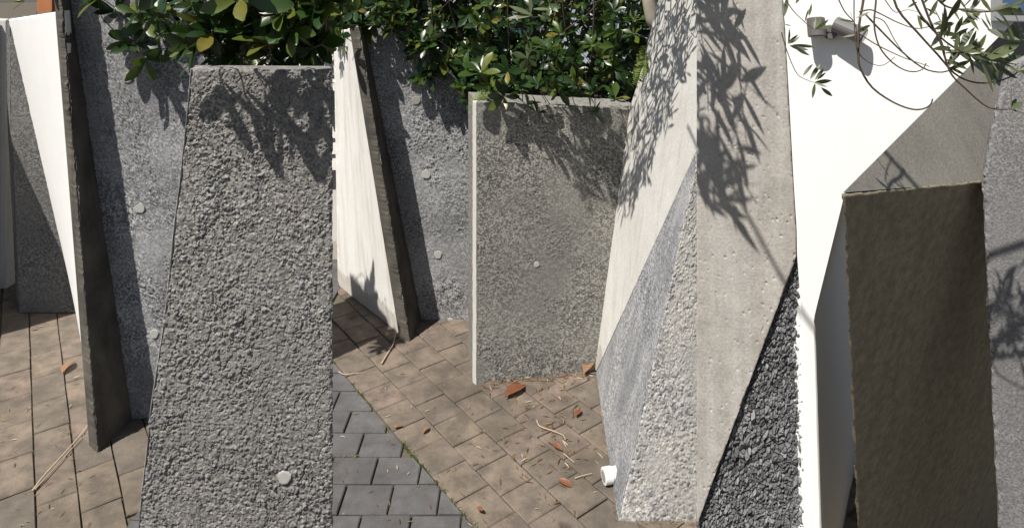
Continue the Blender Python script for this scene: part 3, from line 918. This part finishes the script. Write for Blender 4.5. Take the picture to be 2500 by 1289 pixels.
def tips_px(n, x0, x1, y0, y1, d0, d1, keep=lambda x, y, d: True):
    out = []
    while len(out) < n:
        x, y, d = random.uniform(x0, x1), random.uniform(y0, y1), random.uniform(d0, d1)
        if keep(x, y, d): out.append((P(x, y, d), rnd_axis()))
    return out
def wall_top(x):
    return np.interp(x, [780, 876, 985, 1160, 1165, 1560], [110, 95, 105, 225, 232, 250])
specs = [
    ('left one beside the streaked wedge wall', -.78, 4.15, (790, 1010)),
    ('one over the slanted speckled panel', -.42, 4.1, (960, 1160)),
    ('one over the middle of the low grey wall', .02, 3.95, (1130, 1370)),
    ('one beside the leaning pale wall', .48, 3.95, (1330, 1570)),
]
shades = {  # leaf shade lying on the walls below: spots in photo pixels, with the wall's depth
    0: [(905, 120, Yp), (925, 150, Yp), (860, 150, 3.45), (850, 130, 3.45)],
    1: [(1055, 200, Yp), (1080, 230, Yp), (1100, 250, Yp), (1120, 240, Yp), (1065, 255, Yp), (1010, 150, Yp), (970, 130, Yp), (1000, 120, Yp), (1040, 175, Yp)],
    2: [(1225, 275, 3.03), (1260, 290, 3.04), (1300, 300, 3.05), (1330, 320, 3.06), (1345, 335, 3.06), (1290, 275, 3.05), (1360, 300, 3.07)],
    3: [(1390, 300, 3.08), (1420, 290, 3.09), (1450, 300, 3.1), (1470, 330, 3.1), (1470, 280, 3.1), (1430, 320, 3.09), (1400, 275, 3.08)],
}
for k, (lab, bx, by, (x0, x1)) in enumerate(specs):
    front = tips_px(44, x0, x1, -20, 245, 3.34, 3.85, lambda x, y, d: y < wall_top(x) - 4 and (d > 3.72 or x > 1165))
    mid = tips_px(100, x0 - 30, x1 + 30, -120, 250, 3.7, 4.5, lambda x, y, d: y < wall_top(x) + 30)
    deep = tips_px(110, x0 - 60, x1 + 60, -420, 260, 4.3, 5.4)
    roof = tips_px(80, x0 - 20, x1 + 20, -420, -60, 3.6, 4.6)
    hang = []
    for (x, y, d) in shades[k]:
        p = P(x + random.uniform(-8, 8), y + random.uniform(-8, 8), d) + S * random.uniform(.13, .26)
        hang.append((p, rnd_axis((-.1, -.9, .2)), 6, 1.0))
    if k < 2:
        for q in range(17):
            x = random.uniform(*((870, 1000), (985, 1150))[k])
            y = np.interp(x, [868, 985, 1165], [62, 62, 250])
            front.append((P(x, y + random.uniform(-60, 14), random.uniform(3.42, 3.57)), rnd_axis(), 7, 1.0))
    st = []
    for j in range(5):
        a = random.uniform(0, 6.28)
        st.append(([np.array([bx + .05 * math.cos(a), by + .05 * math.sin(a), .9]), np.array([bx + .18 * math.cos(a), by + .12 * math.sin(a), 1.25]), np.array([bx + .35 * math.cos(a), by - .15 + .25 * math.sin(a), 1.6]), np.array([bx + .45 * math.cos(a), by - .2 + .35 * math.sin(a), 2.05])], random.uniform(.006, .011)))
    shrub('glossy_shrub', 'glossy green whorled shrub, the ' + lab, (bx, by, .93), front + hang + mid + deep + roof, .078, 260, st)

# shrub behind the rough slab
front = tips_px(46, 465, 800, -22, 150, 1.18, 1.29, lambda x, y, d: y < 155)
front += tips_px(4, 480, 810, -32, -10, 1.18, 1.22)
hang = []
for (x, y) in ((545, 215), (600, 240), (650, 215), (690, 265), (745, 200), (790, 225), (810, 270), (815, 350)):
    hang.append((P(x, y, Ye) + S * random.uniform(.22, .30), rnd_axis((-.1, -.9, .1), .5), 5, 1.25))
st = []
for j in range(4):
    x = -.56 + .05 * j
    st.append(([np.array([x, 1.25, 0.]), np.array([x, 1.25, .8]), np.array([x, 1.25, 1.45]), np.array([x + .02 * (j - 1.5), 1.25, 1.78])], .006))
shrub('glossy_shrub', 'glossy broad-leaved shrub with sunlit leaves rising behind the big rough slab', (-.5, 1.25, 0), front + hang, .052, 290, st)

# shrub over the speckled panel at the left
left = tips_px(3, 320, 390, 15, 60, 2.52, 2.64) + tips_px(2, 215, 290, -30, 5, 2.5, 2.65)
for (x, y) in ((350, 120), (370, 160), (395, 200), (420, 140), (440, 185), (415, 225), (190, 20), (290, 30), (450, 120)):
    left.append((P(x, y, Yd) + S * random.uniform(.10, .20), rnd_axis((-.1, -.9, .1)), 5, 1.0))
left += tips_px(5, 380, 460, -40, 60, 2.86, 3.0)
st = [([np.array([-1.50, 3.0, 0.]), np.array([-1.52, 3.02, .9]), np.array([-1.52, 2.95, 1.6]), np.array([-1.60, 2.62, 1.95])], .016),
      ([np.array([-1.47, 3.0, 0.]), np.array([-1.46, 3.0, 1.0]), np.array([-1.44, 2.9, 1.55]), np.array([-1.46, 2.55, 1.78])], .014)]
shrub('glossy_shrub', 'glossy shrub with a drooping spray of leaves over the tall speckled panel', (-1.48, 3.0, 0), left, .088, 200, st)

# dark hedge behind everything, and the house behind that
hb = thing('hedge', 'dense dark hedge behind the shrubs and the white wedge walls', 'hedge', (-1.6, 6.0, 0))
its = []
for i in range(2300):
    p = np.array([random.uniform(-4.6, 1.9), random.uniform(5.5, 6.5), random.uniform(.1, 3.3)])
    its += whorl(p, rnd_axis(), .10 * random.uniform(.8, 1.2), 7)
joined_leaves('crown', GEO_S, its, M_leafj, hb)
for x in (-3.9, -2.9, -1.9, -.8, .3, 1.2):
    tube('stem', [np.array([x, 6., 0]), np.array([x + .1, 6.05, 1.2]), np.array([x - .05, 6., 2.8])], .03, .012, M_bark, hb)
hs = thing('timber_house', 'white timber house, its shade put into a blue-grey colour, glimpsed through the shrubs', 'building', (0, 8.2, 0))
for i in range(22):
    z = i * .18
    prism('board', [np.array([-5.5, 8.18, z]), np.array([5.0, 8.18, z]), np.array([5.0, 8.2, z + .178]), np.array([-5.5, 8.2, z + .178])], (0, .03, 0), M_house, hs, 0)
prism('wall', [np.array([-5.5, 8.25, 0]), np.array([5.0, 8.25, 0]), np.array([5.0, 8.25, 3.96]), np.array([-5.5, 8.25, 3.96])], (0, .2, 0), M_house, hs, 0)
wi = prism('window', [np.array([-.50, 8.16, 1.2]), np.array([.4, 8.16, 1.2]), np.array([.4, 8.16, 2.5]), np.array([-.50, 8.16, 2.5])], (0, .03, 0), M_frame, hs, .004)
prism('pane', [np.array([-.44, 8.152, 1.26]), np.array([.34, 8.152, 1.26]), np.array([.34, 8.152, 2.44]), np.array([-.44, 8.152, 2.44])], (0, .004, 0), M_glass, wi, 0)

# timber posts glimpsed at the top left
pp = P(105, 32, 4.6)
o = prism('timber_post', [np.array([P(90, 0, 4.6)[0], 4.6, 0]), np.array([P(127, 0, 4.6)[0], 4.6, 0]), np.array([P(127, 0, 4.6)[0], 4.6, 2.4]), np.array([P(90, 0, 4.6)[0], 4.6, 2.4])], (0, .1, 0), M_wood, None, .005)
tag(o, 'orange stained timber post above the white wedge wall', 'post')
o = prism('timber_rail', [np.array([P(129, 0, 4.7)[0], 4.7, 1.2]), np.array([P(260, 0, 4.7)[0], 4.7, 1.2]), np.array([P(260, 0, 4.7)[0], 4.7, 2.3]), np.array([P(129, 0, 4.7)[0], 4.7, 2.3])], (0, .05, 0), plain('dark_red_timber', (.16, .045, .02), .6, var=.2), None, .005)
tag(o, 'dark red timber screen beside the orange post', 'screen')

# ------------------------------------------------------------------ ferns
def fern(name, label, pts, wid, n, parent=None):
    l = smooth_line(pts, 20)
    t = thing(name, label, 'fern', l[0], 'ferns on the wall tops')
    tube('stalk', pts, .0022, .0008, M_mossg, t, 4, 16)
    A = np.array(l); L = np.concatenate([[0], np.cumsum(np.linalg.norm(np.diff(A, axis=0), axis=1))])
    its = []
    for i in range(n):
        s = (i + .5) / n * L[-1]
        p = np.array([np.interp(s, L, A[:, k]) for k in range(3)])
        p2 = np.array([np.interp(min(L[-1], s + .01), L, A[:, k]) for k in range(3)])
        tn = unit(p2 - p + 1e-6)
        view = unit(np.array([0, 0, H]) - p + np.array([0, 0, .5]))
        sd = unit(np.cross(tn, view))
        wl = wid * math.sin(math.pi * (.12 + .85 * (i + .5) / n)) ** .7
        for sg in (-1, 1):
            its.append((p, frame(sd * sg + tn * .25 + unit(RNG.normal(size=3)) * .12, view), wl * random.uniform(.85, 1.1), min(1, abs(random.gauss(.3, .25)))))
    geo = leaf_geo(1., .26, 'lance', 4, .1, .1)
    for it in its: pass
    joined_leaves('leaflets', geo, its, M_fern, t)
    return t
fern('fern_frond', 'arching yellow-green fern frond lying on the top of the rough slab', [P(520, 166, 1.36), P(560, 158, 1.36), P(610, 160, 1.37), P(650, 175, 1.38)], .014, 26)
fern('fern_frond', 'orange-tipped fern frond hanging among leaves above the rough slab', [P(538, 50, 1.42), P(570, 80, 1.41), P(605, 120, 1.40), P(640, 150, 1.40)], .020, 18)
fern('fern_frond', 'bright fern frond curled beside the dry end of the rough slab top', [P(740, 160, 1.38), P(735, 135, 1.39), P(715, 115, 1.4), P(690, 112, 1.4)], .016, 18)
fern('fern_frond', 'small fern frond at the near top corner of the low grey wall', [P(1155, 258, 3.02), P(1165, 242, 3.05), P(1185, 236, 3.08), P(1205, 240, 3.1)], .035, 20)
fern('fern_frond', 'fern frond hanging beside the leaning pale wall', [P(1575, 110, 3.06), P(1572, 150, 3.0), P(1560, 185, 2.98), P(1548, 208, 2.97)], .040, 24)
fern('fern_frond', 'fern frond in the middle of the shrubs above the low grey wall', [P(1200, 190, 3.28), P(1215, 205, 3.26), P(1235, 225, 3.25)], .035, 16)

# ------------------------------------------------------------------ olive tree: twigs in front of the white wall, crown overhead
ot = thing('olive_tree', 'grey-green olive tree trailing thin twigs in front of the white house', 'tree', (1.35, .85, 0))
limb = [np.array([1.35, .85, 0]), np.array([1.30, .90, .9]), np.array([1.22, .98, 1.75]), np.array([1.15, .92, 2.2]), np.array([1.00, .85, 2.6])]
tube('trunk', limb, .055, .026, M_bark, ot, 12, 40)
tube('limb', [np.array([1.00, .85, 2.6]), np.array([.5, .6, 2.75]), np.array([.05, .85, 2.75]), np.array([.0, 1.4, 2.65]), np.array([.12, 1.95, 2.5])], .008, .004, M_bark, ot, 8, 24)
tube('limb', [np.array([1.15, .92, 2.2]), np.array([.90, 1.0, 2.1]), np.array([.74, 1.10, 1.92]), np.array([.66, 1.13, 1.86])], .006, .0035, M_bark, ot, 8, 14)
tube('limb', [np.array([.0, 1.4, 2.65]), np.array([.14, 1.5, 2.4]), np.array([.22, 1.6, 2.1])], .005, .003, M_bark, ot, 8, 14)
def tw(pts, d, r0=.0022, r1=.0009, dd=0.):
    n = len(pts)
    tube('twig', [P(x, y, d + dd * i / n) for i, (x, y) in enumerate(pts)], r0, r1, M_twig, ot, 5, 30)
TW = [
    ([(2109, -70), (2108, 0), (2098, 60), (2095, 130), (2102, 170), (2130, 215), (2180, 250), (2225, 267), (2255, 266), (2272, 255), (2277, 242)], 1.15, .0034),
    ([(2140, -60), (2138, 10), (2134, 60), (2145, 110), (2170, 145), (2200, 168), (2228, 176), (2252, 170), (2261, 155)], 1.13, .0024),
    ([(2098, 30), (2125, 25), (2150, 35), (2190, 55), (2235, 70), (2275, 65)], 1.14, .0020),
    ([(2112, 35), (2150, 75), (2200, 125), (2250, 165), (2290, 177), (2320, 172), (2345, 160), (2362, 152), (2370, 138)], 1.15, .0024),
    ([(2092, 80), (2140, 110), (2180, 130), (2215, 145), (2260, 160), (2268, 164)], 1.12, .0016),
    ([(2134, 42), (2160, 55), (2185, 100), (2210, 135), (2222, 148)], 1.13, .0014),
    ([(2086, -60), (2085, 40), (2090, 110), (2100, 135), (2125, 155), (2155, 160), (2185, 140)], 1.16, .0016),
    ([(2170, -60), (2190, 20), (2240, 80), (2290, 135), (2330, 180), (2370, 200), (2410, 203), (2450, 195), (2480, 180), (2500, 160)], 1.12, .0030),
    ([(2230, -60), (2270, 50), (2295, 100), (2310, 150), (2325, 185), (2355, 215), (2400, 255), (2430, 267), (2470, 267)], 1.10, .0030),
    ([(2205, -50), (2250, 40), (2300, 95), (2345, 125), (2390, 140), (2430, 150), (2480, 158)], 1.11, .0028),
    ([(2310, 130), (2350, 128), (2390, 140)], 1.11, .0016),
    ([(2260, -50), (2300, 10), (2350, 25), (2400, 30), (2440, 25), (2500, 5)], 1.12, .0026),
    ([(2160, 0), (2185, 30), (2215, 25), (2240, 30)], 1.13, .0012),
    ([(1905, -20), (1935, 25), (1965, 55), (1985, 72)], 1.30, .0016),
    ([(2030, -40), (2060, 25), (2085, 55), (2092, 80)], 1.16, .0018),
    ([(1908, 80), (1918, 115), (1935, 160), (1950, 185), (1975, 198), (1988, 202)], 1.30, .0015),
    ([(2280, -30), (2310, 30), (2300, 80), (2295, 100)], 1.14, .0018),
    ([(1470 + 0, -10), (1440, 30), (1400, 60), (1340, 100), (1290, 130)], 2.95, .0040),
    ([(1380, -20), (1345, 25), (1310, 42), (1260, 38)], 2.90, .0030),
    ([(1060, -20), (1045, 5), (1052, 22), (1075, 22), (1100, 0)], 2.9, .0028),
]
for pts, d, r in TW: tw(pts, d, r * .72, r * .36)
# leaves of the twigs: x, y of the stalk end, x, y of the tip, depth
LV = [(1988, 202, 2027, 197), (1988, 202, 2020, 212), (1990, 204, 1982, 240), (2005, 214, 2032, 236), (1978, 194, 2002, 158), (1990, 196, 2014, 164), (1960, 186, 1982, 158), (1995, 195, 2016, 178),
      (1925, 108, 1950, 92), (1928, 112, 1966, 122), (1924, 108, 1930, 72), (1940, 116, 1975, 136), (1936, 110, 1995, 118), (1922, 106, 1950, 86), (1914, 60, 1930, 64), (1915, 40, 1922, -5), (1916, 38, 1908, 0),
      (1965, 55, 1975, 25), (1975, 40, 1982, 12), (1968, 40, 1978, 22), (1942, 10, 1955, -10), (1985, 72, 2030, 66), (1990, 74, 2022, 50), (1988, 72, 1992, 45), (1988, 72, 2005, 40), (1986, 74, 1998, 82),
      (2088, 55, 2048, 48), (2088, 85, 2058, 92), (2092, 80, 2122, 62), (2090, 45, 2122, 32), (2085, 58, 2072, 28), (2090, 60, 2088, 100),
      (2275, 66, 2240, 38), (2278, 60, 2310, 55), (2295, 75, 2330, 58), (2310, 55, 2345, -10), (2320, 95, 2365, 70), (2320, 96, 2355, 82), (2330, 85, 2350, 42), (2340, 125, 2372, 72), (2312, 92, 2320, 60), (2325, 98, 2345, 108),
      (2312, 105, 2330, 150), (2360, 125, 2385, 75), (2370, 125, 2385, 95), (2372, 125, 2408, 100), (2380, 128, 2420, 130), (2405, 150, 2490, 105), (2410, 150, 2475, 128), (2440, 150, 2495, 136), (2395, 150, 2425, 222), (2420, 155, 2478, 192), (2400, 140, 2430, 175),
      (2385, 130, 2404, 88), (2420, 30, 2390, -10), (2430, 28, 2500, 30), (2410, 30, 2460, 8), (2425, 40, 2460, 68), (2395, 30, 2350, 60), (2360, 25, 2335, -10), (2350, 20, 2378, -12), (2440, 25, 2490, 15), (2450, 45, 2480, 105), (2410, 72, 2480, 98), (2395, 45, 2420, 75), (2375, 35, 2392, 48), (2470, 60, 2485, 100), (2460, 130, 2470, 95),
      (2468, 266, 2472, 216), (2468, 266, 2500, 246), (2470, 268, 2500, 278), (2468, 264, 2484, 238), (2280, 20, 2300, 70), (2300, 10, 2318, -20), (2255, 10, 2275, -18), (2240, 38, 2252, 70), (2325, 20, 2340, 50), (2260, 20, 2290, 38), (2306, 40, 2295, 88), (2490, 70, 2500, 88),
      (2305, 20, 2312, 95), (2290, 0, 2270, 40), (2345, 5, 2330, 35), (2240, 5, 2215, 20)]
for pts, dq, r in TW:
    if 1.09 < dq < 1.125:
        for q in range(15):
            f = random.uniform(.25, 1.) * (len(pts) - 1); i_ = min(int(f), len(pts) - 2); f -= i_
            x0 = pts[i_][0] + (pts[i_ + 1][0] - pts[i_][0]) * f; y0 = pts[i_][1] + (pts[i_ + 1][1] - pts[i_][1]) * f
            if x0 < 2270 or y0 > 175: continue
            an = random.uniform(-1.5, 1.9); ll = random.uniform(34, 62)
            LV.append((x0, y0, x0 + ll * math.cos(an), y0 + ll * math.sin(an)))
for (x0, y0, x1, y1) in LV:
    d = 1.30 if x0 < 2045 else 1.12 + random.uniform(-.03, .03)
    a = P(x0, y0, d); b = P(x1, y1, d + random.uniform(-.02, .02))
    L = np.linalg.norm(b - a) * random.uniform(.98, 1.08)
    zz_ = unit(np.array([random.uniform(-.6, .6), -.8, random.uniform(-.1, .9)]))
    if random.random() < .25: zz_ = -zz_
    leaf_obj(random.choice(ME_O), (a, frame(b - a, zz_), L, 0), ot)
for (x0, y0, x1, y1) in ((1300, 38, 1238, 45), (1300, 38, 1242, 14), (1296, 36, 1294, -10), (1345, 24, 1300, 22)):
    a, b = P(x0, y0, 2.9), P(x1, y1, 2.9)
    leaf_obj(ME_O[0], (a, frame(b - a, (-.2, -.8, .6)), np.linalg.norm(b - a), 0), ot)
# crown overhead: its leaves throw the dappled shade on the slab and the leaning wall
cr, twV, twQ, twT, off = [], [], [], [], 0
def spray(tgt, tr, n, ln, dirv):
    """a short twig with paired leaves, hung where the sun line through a shaded spot passes above the court"""
    global off
    c = tgt + S * tr
    dv = unit(np.array(dirv) + .5 * RNG.normal(size=3))
    L = ln * n * .28
    pts = [c - dv * L * .5 + np.array([0, 0, .01]), c, c + dv * L * .5 - np.array([0, 0, .015])]
    l = smooth_line(pts, 8)
    V, Qd, Td = tube_geo(l, np.linspace(.0022, .001, len(l)), 4)
    twV.append(V); twQ.append(Qd + off); twT.append(Td + off); off += len(V)
    for i in range(n):
        p = pts[0] + (pts[2] - pts[0]) * (i + .5) / n
        s = unit(np.cross(dv, [0, 0, 1])) * (1 if i % 2 else -1)
        d = unit(s * .8 + dv * .7 + .45 * RNG.normal(size=3))
        cr.append((p, frame(d, unit(np.array([0, -.4, 1]) + .6 * RNG.normal(size=3))), ln * random.uniform(.75, 1.2), random.random()))
for i in range(30):
    y = random.uniform(-40, 490)
    x = random.uniform(1700, 1745) if i % 3 else random.uniform(1720, 1850 - .06 * y)
    tg = L_(x, y)
    spray(tg, max(.26, (1.93 - tg[2]) / S[2]) + random.uniform(0, .30), random.randint(5, 7), .074, (.25, .05, -.5))
for i in range(150):
    v = random.random() ** 1.1
    y = -60 + 560 * v
    x = random.uniform(np.interp(y, [-60, 0, 260, 400, 520], [1600, 1600, 1530, 1500, 1510]), np.interp(y, [-60, 0, 260, 400, 520], [1735, 1720, 1640, 1585, 1545]))
    tg = A_(x, y)
    spray(tg, max(.35, (1.96 - tg[2]) / S[2]) + random.uniform(0, .35), random.randint(5, 8), .058, (.2, -.2, -.5))
for i in range(10):
    tg = on(random.uniform(1395, 1480), random.uniform(360, 500))
    spray(tg, (2.0 - tg[2]) / S[2] + random.uniform(0, .2), 6, .055, (.2, -.2, -.5))
joined_leaves('crown', leaf_geo(1., .20, 'lance', 4, .15, .06), cr, M_olivej, ot)
o = mesh_np('crown_twigs', np.concatenate(twV), np.concatenate(twQ), M_twig, ot, True, tri=np.concatenate(twT)); o['kind'] = 'stuff'

# pale trunk rising behind the leaning wall
t = thing('pale_tree', 'pale smooth tree trunk rising behind the leaning pale wall', 'tree', (.80, 3.55, 0))
tube('trunk', [np.array([.84, 3.55, 0]), np.array([.82, 3.52, .8]), P(1612, 110, 3.45), P(1592, 40, 3.42), P(1585, -40, 3.4), P(1610, -200, 3.45)], .05, .03, plain('pale_bark', (.42, .37, .30), .85, var=.25, scale=40), t, 12, 36)

# ------------------------------------------------------------------ drain pipe, fallen leaves, twigs, litter, moss
c = G(1487, 1180)
t = thing('drain_pipe', 'white plastic drain stub at the foot of the leaning wall', 'pipe', c)
pa, pb = c + [.045, .012, .030], c + [-.020, -.004, .030]
cyl('pipe', pa, pb, .0255, M_pvc, t, 24)
cyl('collar', pb + (pa - pb) * -.02, pb + (pa - pb) * .45, .0285, M_pvc, t, 24)
cyl('bore_shade', pb + (pa - pb) * -.005, pb + (pa - pb) * -.03, .020, plain('pipe_shadowed_bore', (.30, .29, .27), .6), t, 20)  # solid disc, the hollow's shade put into its grey

ME_D = [leaf_mesh('dry_leaf', leaf_geo(1., .40, 'lance', 6, .45, c_), M_dry) for c_ in (.15, -.2, .3)]
FL = [(1233, 977, 1283, 940, .0, 'large red-brown fallen leaf lying in front of the low grey wall', 1.0), (1425, 920, 1450, 884, .045, 'red-brown fallen leaf propped in the corner of the low grey wall', 1.0),
      (1405, 1022, 1418, 1004, .004, 'small curled russet leaf near the leaning wall', 1.1), (1362, 1178, 1400, 1192, .002, 'tan fallen leaf near the white drain stub', 1.0),
      (152, 918, 172, 892, .01, 'pink-brown curled leaf on the tan pavers beside the tall wedge wall', 1.15), (848, 778, 872, 772, .012, 'curled brown leaf on the paving beside the streaked wedge wall', 1.2),
      (1165, 1243, 1185, 1262, .002, 'yellow-green fallen leaf on the tan pavers near the charcoal seam', .8), (1348, 1088, 1378, 1108, .003, 'torn rust-coloured leaf in the litter before the leaning wall', .8),
      (960, 1048, 990, 1040, .003, 'bleached broken leaf near the charcoal seam', .8), (1030, 1062, 1052, 1042, .003, 'small brown leaf lying beside the bleached leaf', .8), (72, 808, 90, 806, .003, 'small red leaf at the foot of the dark panel', .9)]
for (x0, y0, x1, y1, lift, lab, sc) in FL:
    a, b = G(x0, y0) + [0, 0, .006], G(x1, y1) + [0, 0, .008 + lift]
    L = np.linalg.norm(b - a) * sc
    o = bpy.data.objects.new('fallen_leaf', ME_D[0] if L > .07 else random.choice(ME_D))
    R = frame(b - a, unit(np.array([.3 * random.uniform(-1, 1), -.35, 1])))
    o.matrix_world = Matrix(((*(R[0] * L), a[0]), (*(R[1] * L), a[1]), (*(R[2] * L), a[2] + .012 * min(1, L * 8)), (0, 0, 0, 1)))
    put(o); tag(o, lab, 'leaf', 'fallen leaves')
TWG = [([(80, 1203), (105, 1170), (150, 1120), (190, 1075), (214, 1043)], .004, 'long bleached twig on the tan pavers beside the tall wedge wall'),
       ([(85, 1200), (118, 1165), (160, 1118), (200, 1072)], .0028, 'thinner twig lying alongside the long bleached one'),
       ([(932, 892), (946, 868), (960, 845), (965, 822)], .0045, 'forked dry twig in front of the streaked wedge wall'),
       ([(826, 911), (840, 918), (862, 916), (882, 914)], .0025, 'pale curled twig on the charcoal seam'),
       ([(1310, 1030), (1318, 1045), (1345, 1055), (1372, 1066), (1381, 1078)], .0028, 'pale hooked twig in the litter before the leaning wall'),
       ([(1376, 1112), (1388, 1122), (1402, 1134)], .0022, 'short pale twig beside the hooked one'),
       ([(1404, 1172), (1425, 1165), (1446, 1160)], .0022, 'straight tan twig beside the white drain stub')]
for pts, r, lab in TWG:
    o = tube('fallen_twig', [G(x, y) + [0, 0, .006 + r] for x, y in pts], r, r * .55, M_dtwig, None, 6, 18)
    tag(o, lab, 'twig', 'fallen twigs')
lit = []
def lay(x, y, lo_, hi_, flat=.3):
    p = G(x, y) + [0, 0, .005]
    a = random.uniform(0, math.pi * 2)
    d = np.array([math.cos(a), math.sin(a), random.uniform(-.02, .12)])
    lit.append((p, frame(d, unit(np.array([random.uniform(-flat, flat), random.uniform(-flat, flat), 1]))), random.uniform(lo_, hi_), random.random()))
for i in range(190):
    x, y = random.gauss(1330, 75), random.gauss(1040, 85)
    if 915 < y < 1285 and x < 1440 + (y - 905) * .15 and y > 938 - (x - 1163) * .11: lay(x, y, .014, .042)
for i in range(70):
    x = random.uniform(1190, 1440); lay(x, 938 - (x - 1163) * .112 + abs(random.gauss(0, 9)), .018, .045, .5)
for i in range(170):
    x, y = random.uniform(815, 1480), random.uniform(800, 1289)
    if y > 720 + (x - 811) * .7 or x > 1165 and y > 950: lay(x, y, .010, .03)
for i in range(95):
    x, y = random.uniform(0, 330), random.uniform(775, 1289)
    if x < 190 + (y - 760) * .12: lay(x, y, .010, .032)
def foot(a, b, n, lo_=.004, hi_=.014):
    for i in range(n):
        q = a + (b - a) * random.random()
        p = np.array([q[0] + random.gauss(0, .006), q[1] - abs(random.gauss(0, .010)), .003])
        an = random.uniform(0, 6.28)
        lit.append((p, frame((math.cos(an), math.sin(an), .05), (0, .1, 1)), random.uniform(lo_, hi_), random.random() * .8))
foot(G(1163, 938), G(1452, 905), 160); foot(G(1000, 834), G(827, 698), 120); foot(G(1040, 806), np.array([-.2, 3.59, 0]), 70)
foot(G(1452, 908), G(1506, 1272), 150); foot(G(1506, 1272), G(1700, 1277), 70); foot(G(46, 766), G(195, 764), 90); foot(G(239, 1106), G(330, 1030), 80)
o = joined_leaves('leaf_litter', leaf_geo(1., .13, 'lance', 4, .5, .12), lit, M_litter, None)
tag(o, 'scattered narrow dry leaves and stalks over the tan pavers', 'litter')
mo = []
def tuft(p, n, s):
    for i in range(n):
        q = np.array([p[0] + random.gauss(0, .004), p[1] + random.gauss(0, .004), -.008])
        d = unit(np.array([random.gauss(0, .7), random.gauss(0, .7), 1.]))
        mo.append((q, frame(d, unit(RNG.normal(size=3))), s * random.uniform(.5, 1.3), random.random()))
for i in range(520):                                   # along the tan/charcoal seam
    s = random.uniform(-3.4, 0.); s = random.uniform(-3.2, -1.2)
    q = -CD * s * 0 + CD * random.uniform(-3.4, -1.2) + WD * (W2 + random.gauss(0, .004))
    if fbm(np.array([q[0] * 9]), np.array([q[1] * 9]), 5, 3)[0] > .45: tuft(q, 5, .013)
for i in range(260):
    j = random.randint(1, 3); wv = W2 + j * .150
    q = CD * random.uniform(-3.4, -1.2) + WD * (wv + random.gauss(0, .0025))
    if fbm(np.array([q[0] * 7]), np.array([q[1] * 7]), 9, 3)[0] > .52: tuft(q, 4, .009)
for i in range(420):
    j = random.randint(0, 3); wv = W1 + j * .124
    q = CD * random.uniform(-4.4, -1.6) + WD * (wv + random.gauss(0, .0025))
    if fbm(np.array([q[0] * 7]), np.array([q[1] * 7]), 19, 3)[0] > (.42 if j == 0 else .5): tuft(q, 4, .010)
for i in range(300):
    y = .3 + random.randint(10, 24) * GY; x = random.uniform(-1., 0.)
    q = np.array([x, y + random.gauss(0, .002)])
    if np.dot(WD, q) < W2 and fbm(np.array([x * 8]), np.array([y * 8]), 29, 3)[0] > .5: tuft(q, 4, .010)
o = joined_leaves('joint_moss', leaf_geo(1., .22, 'lance', 2, .2, .2), mo, M_mossg, None)
tag(o, 'short green moss and grass in the joints of the paving', 'moss')
print('objects', len(bpy.data.objects), 'tris', sum(len(o.data.loop_triangles) if o.type == 'MESH' and not o.data.calc_loop_triangles() else 0 for o in bpy.data.objects))
